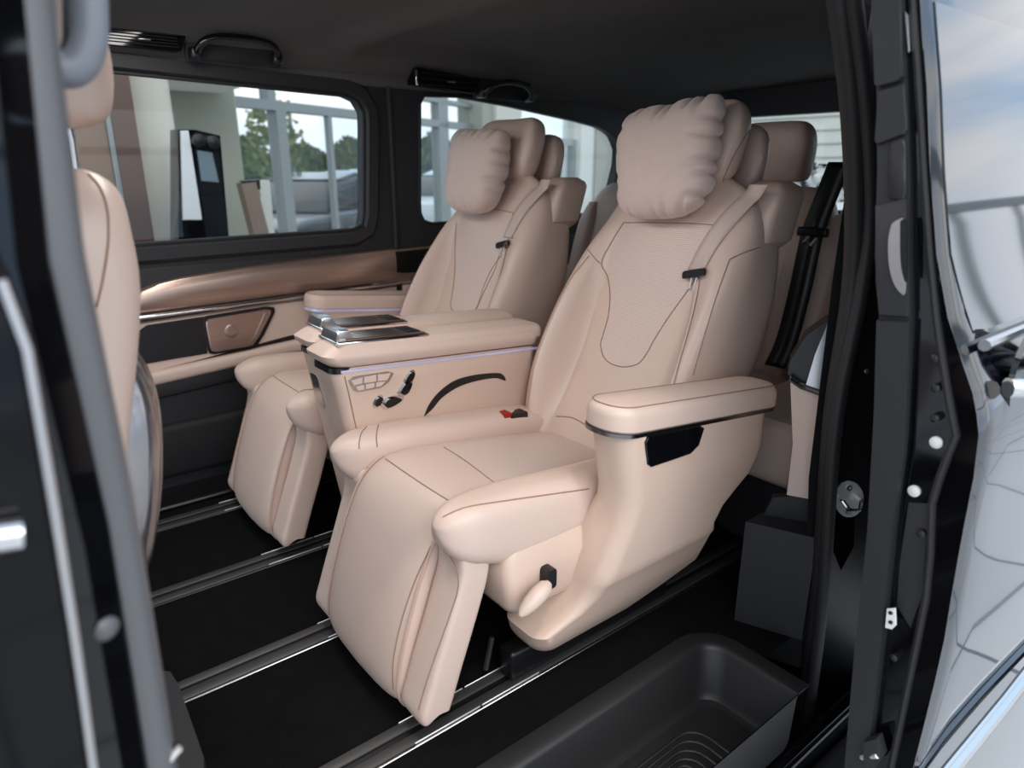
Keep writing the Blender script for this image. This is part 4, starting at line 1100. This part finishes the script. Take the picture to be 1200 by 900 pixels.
dfz = fz(655, 170)
fadd('door_frame', 632, 682, dfz, zd+.02, framem, win5); fadd('door_frame', 671, 682, GZ, dfz, framem, win5); fadd('door_frame', 632, 640, GZ, dfz, framem, win5)
g = G(); g.stack(fbar(680, 699, GZ, 4.2, .4, -.1)); struct('column_3', g, palem)
g = G(); g.stack(fbar(698, 860, GZ, 4.2, .5, -.15)); struct('wall_back', g, wallm)
# wall left of the glazing, with ceiling bulkhead
yw = 4.6
A = at(168, 195, y=yw); B = at(285, 195, y=yw)
g = G(); g.rbox(A.x-1.2, B.x, yw, yw+.25, GZ, 3.2, .01, n=1); struct('wall_left_showroom', g, wallm)
c = at(270, 100, y=3.9); g = G(); g.rbox(-4.0, at(300, 100, y=3.9).x, 3.3, 4.58, at(250, 99, y=3.9).z, at(250, 60, y=3.9).z, .09); struct('ceiling_bulkhead', g, palem)
cc = at(178, 195, y=3.3); g = G(); g.lathe((cc.x, cc.y, GZ), [(.155, 0), (.155, 3.3)], (0, 0, 1), seg=36); struct('column_4', g, colm)
# wooden portal
t = thing('wood_portal', at(140, 195, y=2.9), 'brown wooden portal with pale metal frame seen through the left end of the door window', 'wall panel')
A = at(60, 195, y=2.9); B = at(133, 195, y=2.9); C_ = at(139, 195, y=2.9); D_ = at(168, 195, y=2.9)
g = G(); g.rbox(A.x, B.x, 2.92, 3.0, GZ, 2.3, .004, n=1); obj('panel', g, woodl, t)
g = G(); g.rbox(B.x, C_.x, 2.89, 3.0, GZ, at(135, 93, y=2.9).z, .004, n=1); obj('frame', g, framem, t)
g = G(); g.rbox(C_.x, D_.x, 2.90, 3.0, GZ, 2.3, .004, n=1); obj('jamb', g, woodm, t)
# display totem
def qp(pxs, y, d, name, m, parent, bev=.004):
    P = [at(x, yy, y=y) for x, yy in pxs]; g = G(); g.prism([p+Vector((0, d, 0)) for p in P], (0, -d, 0), bev=bev); return obj(name, g, m, parent)
t = thing('display_totem', at(240, 400, y=2.7), 'black display totem with white side and grey screen behind the door window', 'display')
body = qp([(209, 151), (228, 151), (258, 158), (300, 640), (209, 640)], 2.72, .18, 'body', gloss, t)
qp([(212, 153), (221, 153), (237, 258), (215, 258)], 2.70, .03, 'side_panel', white, t)
s_ = qp([(228, 155), (255, 160), (270, 300), (244, 300)], 2.70, .03, 'screen', screenm, t)
qp([(231, 176), (249, 179), (257, 214), (236, 212)], 2.695, .01, 'display_image', mat('screen_grey', srgb(120, 134, 142), .2), s_)
for x, y in ((232, 165), (249, 167)):
    g = G(); g.lathe(at(x, y, y=2.69), [(.035, 0), (.035, -.03), (.001, -.035)], (0, 1, 0), seg=18); obj('knob', g, blackp, t)
t = thing('brochure_stand', at(300, 330, y=3.6), 'brown and white brochure stand by the showroom glazing', 'display stand')
qp([(283, 215), (300, 213), (316, 275), (330, 500), (314, 500), (298, 275)], 3.6, .12, 'board', tan, t)
qp([(304, 212), (316, 211), (322, 275), (334, 500), (314, 500), (308, 275)], 3.75, .12, 'panel', palem, t)
qp([(284, 212), (305, 210), (306, 222), (300, 224)], 3.62, .08, 'pocket', blackp, t)
# back wall seen through the tailgate window, with a pot of white flowers
g = G(); g.rbox(7.0, 7.2, .8, 3.2, GZ, 3.0, .01, n=1)
wb = struct('wall_rear_showroom', g, palem)
for k in range(14):
    g = G(); z = .3+.13*k; g.rbox(6.985, 7.0, .8, 3.2, z, z+.012, .002, n=1); obj('groove', g, wallm, wb)
t = thing('potted_flowers', at(960, 240, x=4.6), 'bunch of white flowers with dark leaves behind the rear window', 'plant')
rnd = random.Random(4)
pc = at(960, 226, x=4.6); g = G(); g.lathe((pc.x, pc.y, GZ), [(.16, 0), (.2, .3), (.24, pc.z-GZ-.05), (.2, pc.z-GZ-.05)], (0, 0, 1), seg=20); obj('pot', g, white, t)
def blob(g, c, r, n=7):
    for _ in range(n):
        d = Vector((rnd.gauss(0, 1), rnd.gauss(0, 1), rnd.gauss(0, 1))).normalized(); u = d.orthogonal().normalized(); w_ = d.cross(u)
        g.add([c+u*r, c+d*r*.6+w_*r*.5, c+d*r*1.4, c+d*r*.6-w_*r*.5], [(0, 1, 2, 3)])
g = G()
for _ in range(90): blob(g, pc+Vector((rnd.uniform(-.12, .12), rnd.uniform(-.25, .25), rnd.uniform(-.08, .16))), .05, 2)
obj('leaves', g, mat('dark_leaf', (.012, .03, .015), .5), t)
for k in range(9):
    g = G(); blob(g, pc+Vector((rnd.uniform(-.2, -.08), rnd.uniform(-.25, .25), rnd.uniform(-.03, .18))), .055, 16); obj('flower', g, white, t)
# trees and hedge outside
def gp(px, dist):
    d = ray(px, 195).normalized(); return Vector((CAM.x+d.x*dist, CAM.y+d.y*dist, GZ))
def tree(px, dist, h, r, m, label, n=900, trunk=.35, shape=1.0):
    b = gp(px, dist); t = thing('tree', b, label, 'tree', 'trees beyond the showroom glass')
    g = G(); g.tube([b, b+Vector((0, 0, h*trunk)), b+Vector((.05, .02, h*.8))], [.14, .1, .03], seg=8); obj('trunk', g, trunkm, t)
    g = G()
    for _ in range(n):
        d = Vector((rnd.gauss(0, 1), rnd.gauss(0, 1), rnd.gauss(0, 1))).normalized()*rnd.random()**.4
        z = h*(trunk*.7)+(1-trunk*.7)*h*(.5+.5*d.z)
        k = (1-.45*max(0, d.z)*shape)
        c = b+Vector((d.x*r*k, d.y*r*k, z)); blob(g, c, r*.10+.05, 2)
    obj('foliage', g, m, t, angle=180)
tree(287, 24, 2.5, 1.0, leafa, 'broad green tree left of the thick glazing bar')
tree(322, 18, 3.3, .8, leafb, 'slender pale young tree behind the thick glazing bar', 200, .4)
tree(358, 30, 2.4, 1.2, leafa, 'low bushy green tree between the two glazing bars')
tree(410, 34, 2.8, 1.2, leafa, 'dark green tree right of the thin glazing bar')
tree(508, 32, 2.9, 1.3, leafa, 'leafy green tree seen at the left end of the rear side window')
tree(648, 36, 2.7, 1.2, leafa, 'small round tree seen through the far glass door')
g = G()
for k in range(420):
    px = rnd.uniform(255, 690); b = gp(px, rnd.uniform(42, 46)); blob(g, b+Vector((0, 0, rnd.uniform(.2, 1.7))), .5, 3)
hd = obj('hedge', g, leafb, angle=180); tag(hd, 'long pale green hedge along the far side of the parking lot', 'hedge'); hd['kind'] = 'stuff'
g = G(); a = gp(230, 38); b = gp(700, 62); d2 = (gp(240, 60)-gp(240, 30)).normalized()
g.add([gp(200, 34), gp(720, 40), gp(720, 120), gp(200, 120)], [(0, 1, 2, 3)]); g.V = [v+Vector((0, 0, .02)) for v in g.V]; struct('lawn', g, grassm)
# lamp post and sign by the street
t = thing('street_sign', gp(345, 20), 'thin pole with small blue sign beyond the thick glazing bar', 'sign')
b = gp(345, 20); g = G(); g.tube([b, b+Vector((0, 0, 3.2))], .05, seg=8); obj('pole', g, framem, t)
s0 = b+Vector((0, 0, .95)); g = G(); g.stack([[s0+fu*x_+Vector((0, 0, z_))+fn*d_ for x_, z_ in rrect(-.2, .2, -.28, .28, .04, 2)] for d_ in (-.06, -.03)]); obj('sign_plate', g, mat('sign_blue', (.03, .15, .6), .5), t)
# parked cars
def car(px, dist, ang, m, label):
    b = gp(px, dist); t = thing('parked_car', b, label, 'car', 'cars parked outside')
    R = Matrix.Rotation(ang, 4, 'Z')
    T = lambda x, y, z: b+(R @ Vector((x, y, z)))
    prof = [(-2.15, .35, .62), (-2.1, .3, .80), (-1.6, .28, .88), (-.9, .28, .93), (0, .28, .95), (1.0, .28, .93), (1.7, .28, .90), (2.1, .3, .85), (2.15, .38, .7)]
    g = G(); g.stack([[T(x, yy, zz) for yy, zz in rrect(-.88, .88, z0, z1, .12, 3)] for x, z0, z1 in prof]); obj('body', g, m, t)
    g = G(); g.stack([[T(x, yy, zz) for yy, zz in rrect(-hw, hw, .9, z1, .15, 3)] for x, z1, hw in [(-1.0, .95, .8), (-.5, 1.32, .70), (.2, 1.45, .68), (1.0, 1.40, .68), (1.5, 1.2, .70), (1.9, .96, .78)]]); obj('cabin', g, gloss, t)
    g = G(); g.stack([[T(x, yy, zz) for yy, zz in rrect(-.62, .62, 1.36, z1, .03, 3)] for x, z1 in [(-.35, 1.38), (.2, 1.475), (.9, 1.43), (1.25, 1.37)]]); obj('roof', g, m, t)
    for sx in (-1.35, 1.35):
        for sy in (-.8, .8):
            g = G(); g.lathe(T(sx, sy, .32), [(.2, -.11), (.32, -.1), (.32, .1), (.2, .11)], R @ Vector((0, 1, 0)), seg=20); obj('wheel', g, blackp, t)
car(366, 11.5, .62, mat('car_dark', (.02, .022, .028), .2, .3, coat=.6), 'dark grey car parked outside, left of the thin glazing bar')
car(408, 16.5, .62, mat('car_graphite', (.05, .055, .06), .2, .3, coat=.6), 'graphite car parked outside, right of the thin glazing bar')
car(428, 22, .62, mat('car_silver', (.6, .62, .64), .25, .3, coat=.6), 'silver car parked farther back behind the graphite car')
car(530, 17, .62, mat('car_white', (.75, .77, .8), .3, coat=.6), 'white car parked outside, seen low in the rear side window')

# glazing of the showroom behind the camera (mirrored in the open door)
w6 = G(); w6.rbox(-9, 30, -8.06, -7.94, 3.3, 3.55, .01, n=1); w6 = struct('window_6', w6, framem)
for k in range(14):
    g = G(); x = -9+3*k; g.rbox(x-.07, x+.07, -8.06, -7.94, GZ, 3.3, .01, n=1); obj('mullion', g, framem, w6)
g = G(); g.rbox(-9, 30, -8.04, -7.96, 1.15, 1.25, .01, n=1); obj('transom', g, framem, w6)

# ================================================================== SKY AND LIGHT
w = bpy.data.worlds.new('world'); SC.world = w; w.use_nodes = True
nt = w.node_tree; bg = nt.nodes['Background']
tc = nt.nodes.new('ShaderNodeTexCoord'); mp = nt.nodes.new('ShaderNodeMapping'); mp.inputs['Scale'].default_value = (1, 1, 3.0)
ns = nt.nodes.new('ShaderNodeTexNoise'); ns.inputs['Scale'].default_value = 2.2; ns.inputs['Detail'].default_value = 6
cr = nt.nodes.new('ShaderNodeValToRGB'); cr.color_ramp.elements[0].position = .40; cr.color_ramp.elements[1].position = .60
cr.color_ramp.elements[0].color = (.42, .60, .85, 1); cr.color_ramp.elements[1].color = (.95, .96, .98, 1)
nt.links.new(tc.outputs['Generated'], mp.inputs['Vector']); nt.links.new(mp.outputs['Vector'], ns.inputs['Vector']); nt.links.new(ns.outputs['Fac'], cr.inputs['Fac']); nt.links.new(cr.outputs['Color'], bg.inputs['Color'])
bg.inputs['Strength'].default_value = 1.5
def area(name, loc, target, sx, sy, power, col=(1, 1, 1)):
    l = bpy.data.lights.new(name, 'AREA'); l.shape = 'RECTANGLE'; l.size = sx; l.size_y = sy; l.energy = power; l.color = col
    o = bpy.data.objects.new(name, l); COL.objects.link(o); o.location = loc
    o.rotation_euler = (Vector(target)-Vector(loc)).to_track_quat('-Z', 'Y').to_euler(); return o
area('showroom_light', (.2, -4.6, 3.6), (1.0, 0, .5), 5.0, 2.6, 170, (1, .97, .94))
for y_ in (-.30, .30): area('cabin_fill_light', (.42, y_, 1.36), (.62, y_, 0), .30, .22, 2.8, (1, .96, .92))  # added fill: two unseen lamps under the headliner to brighten the seats
l = bpy.data.lights.new('showroom_spotlight', 'SPOT'); l.energy = 130; l.spot_size = math.radians(9.5); l.spot_blend = .2; l.shadow_soft_size = .06; l.color = (1, .90, .78)
o = bpy.data.objects.new('showroom_spotlight', l); COL.objects.link(o); o.location = (.1, -2.3, 4.4); o.rotation_euler = (Vector((.66, -.68, .38))-o.location).to_track_quat('-Z', 'Y').to_euler()
vs = SC.view_settings; vs.view_transform = 'Standard'; vs.look = 'None'; vs.exposure = 0.18; vs.gamma = 1; vs.use_curve_mapping = False
for o in bpy.data.objects:
    if '_w' in o: del o['_w']
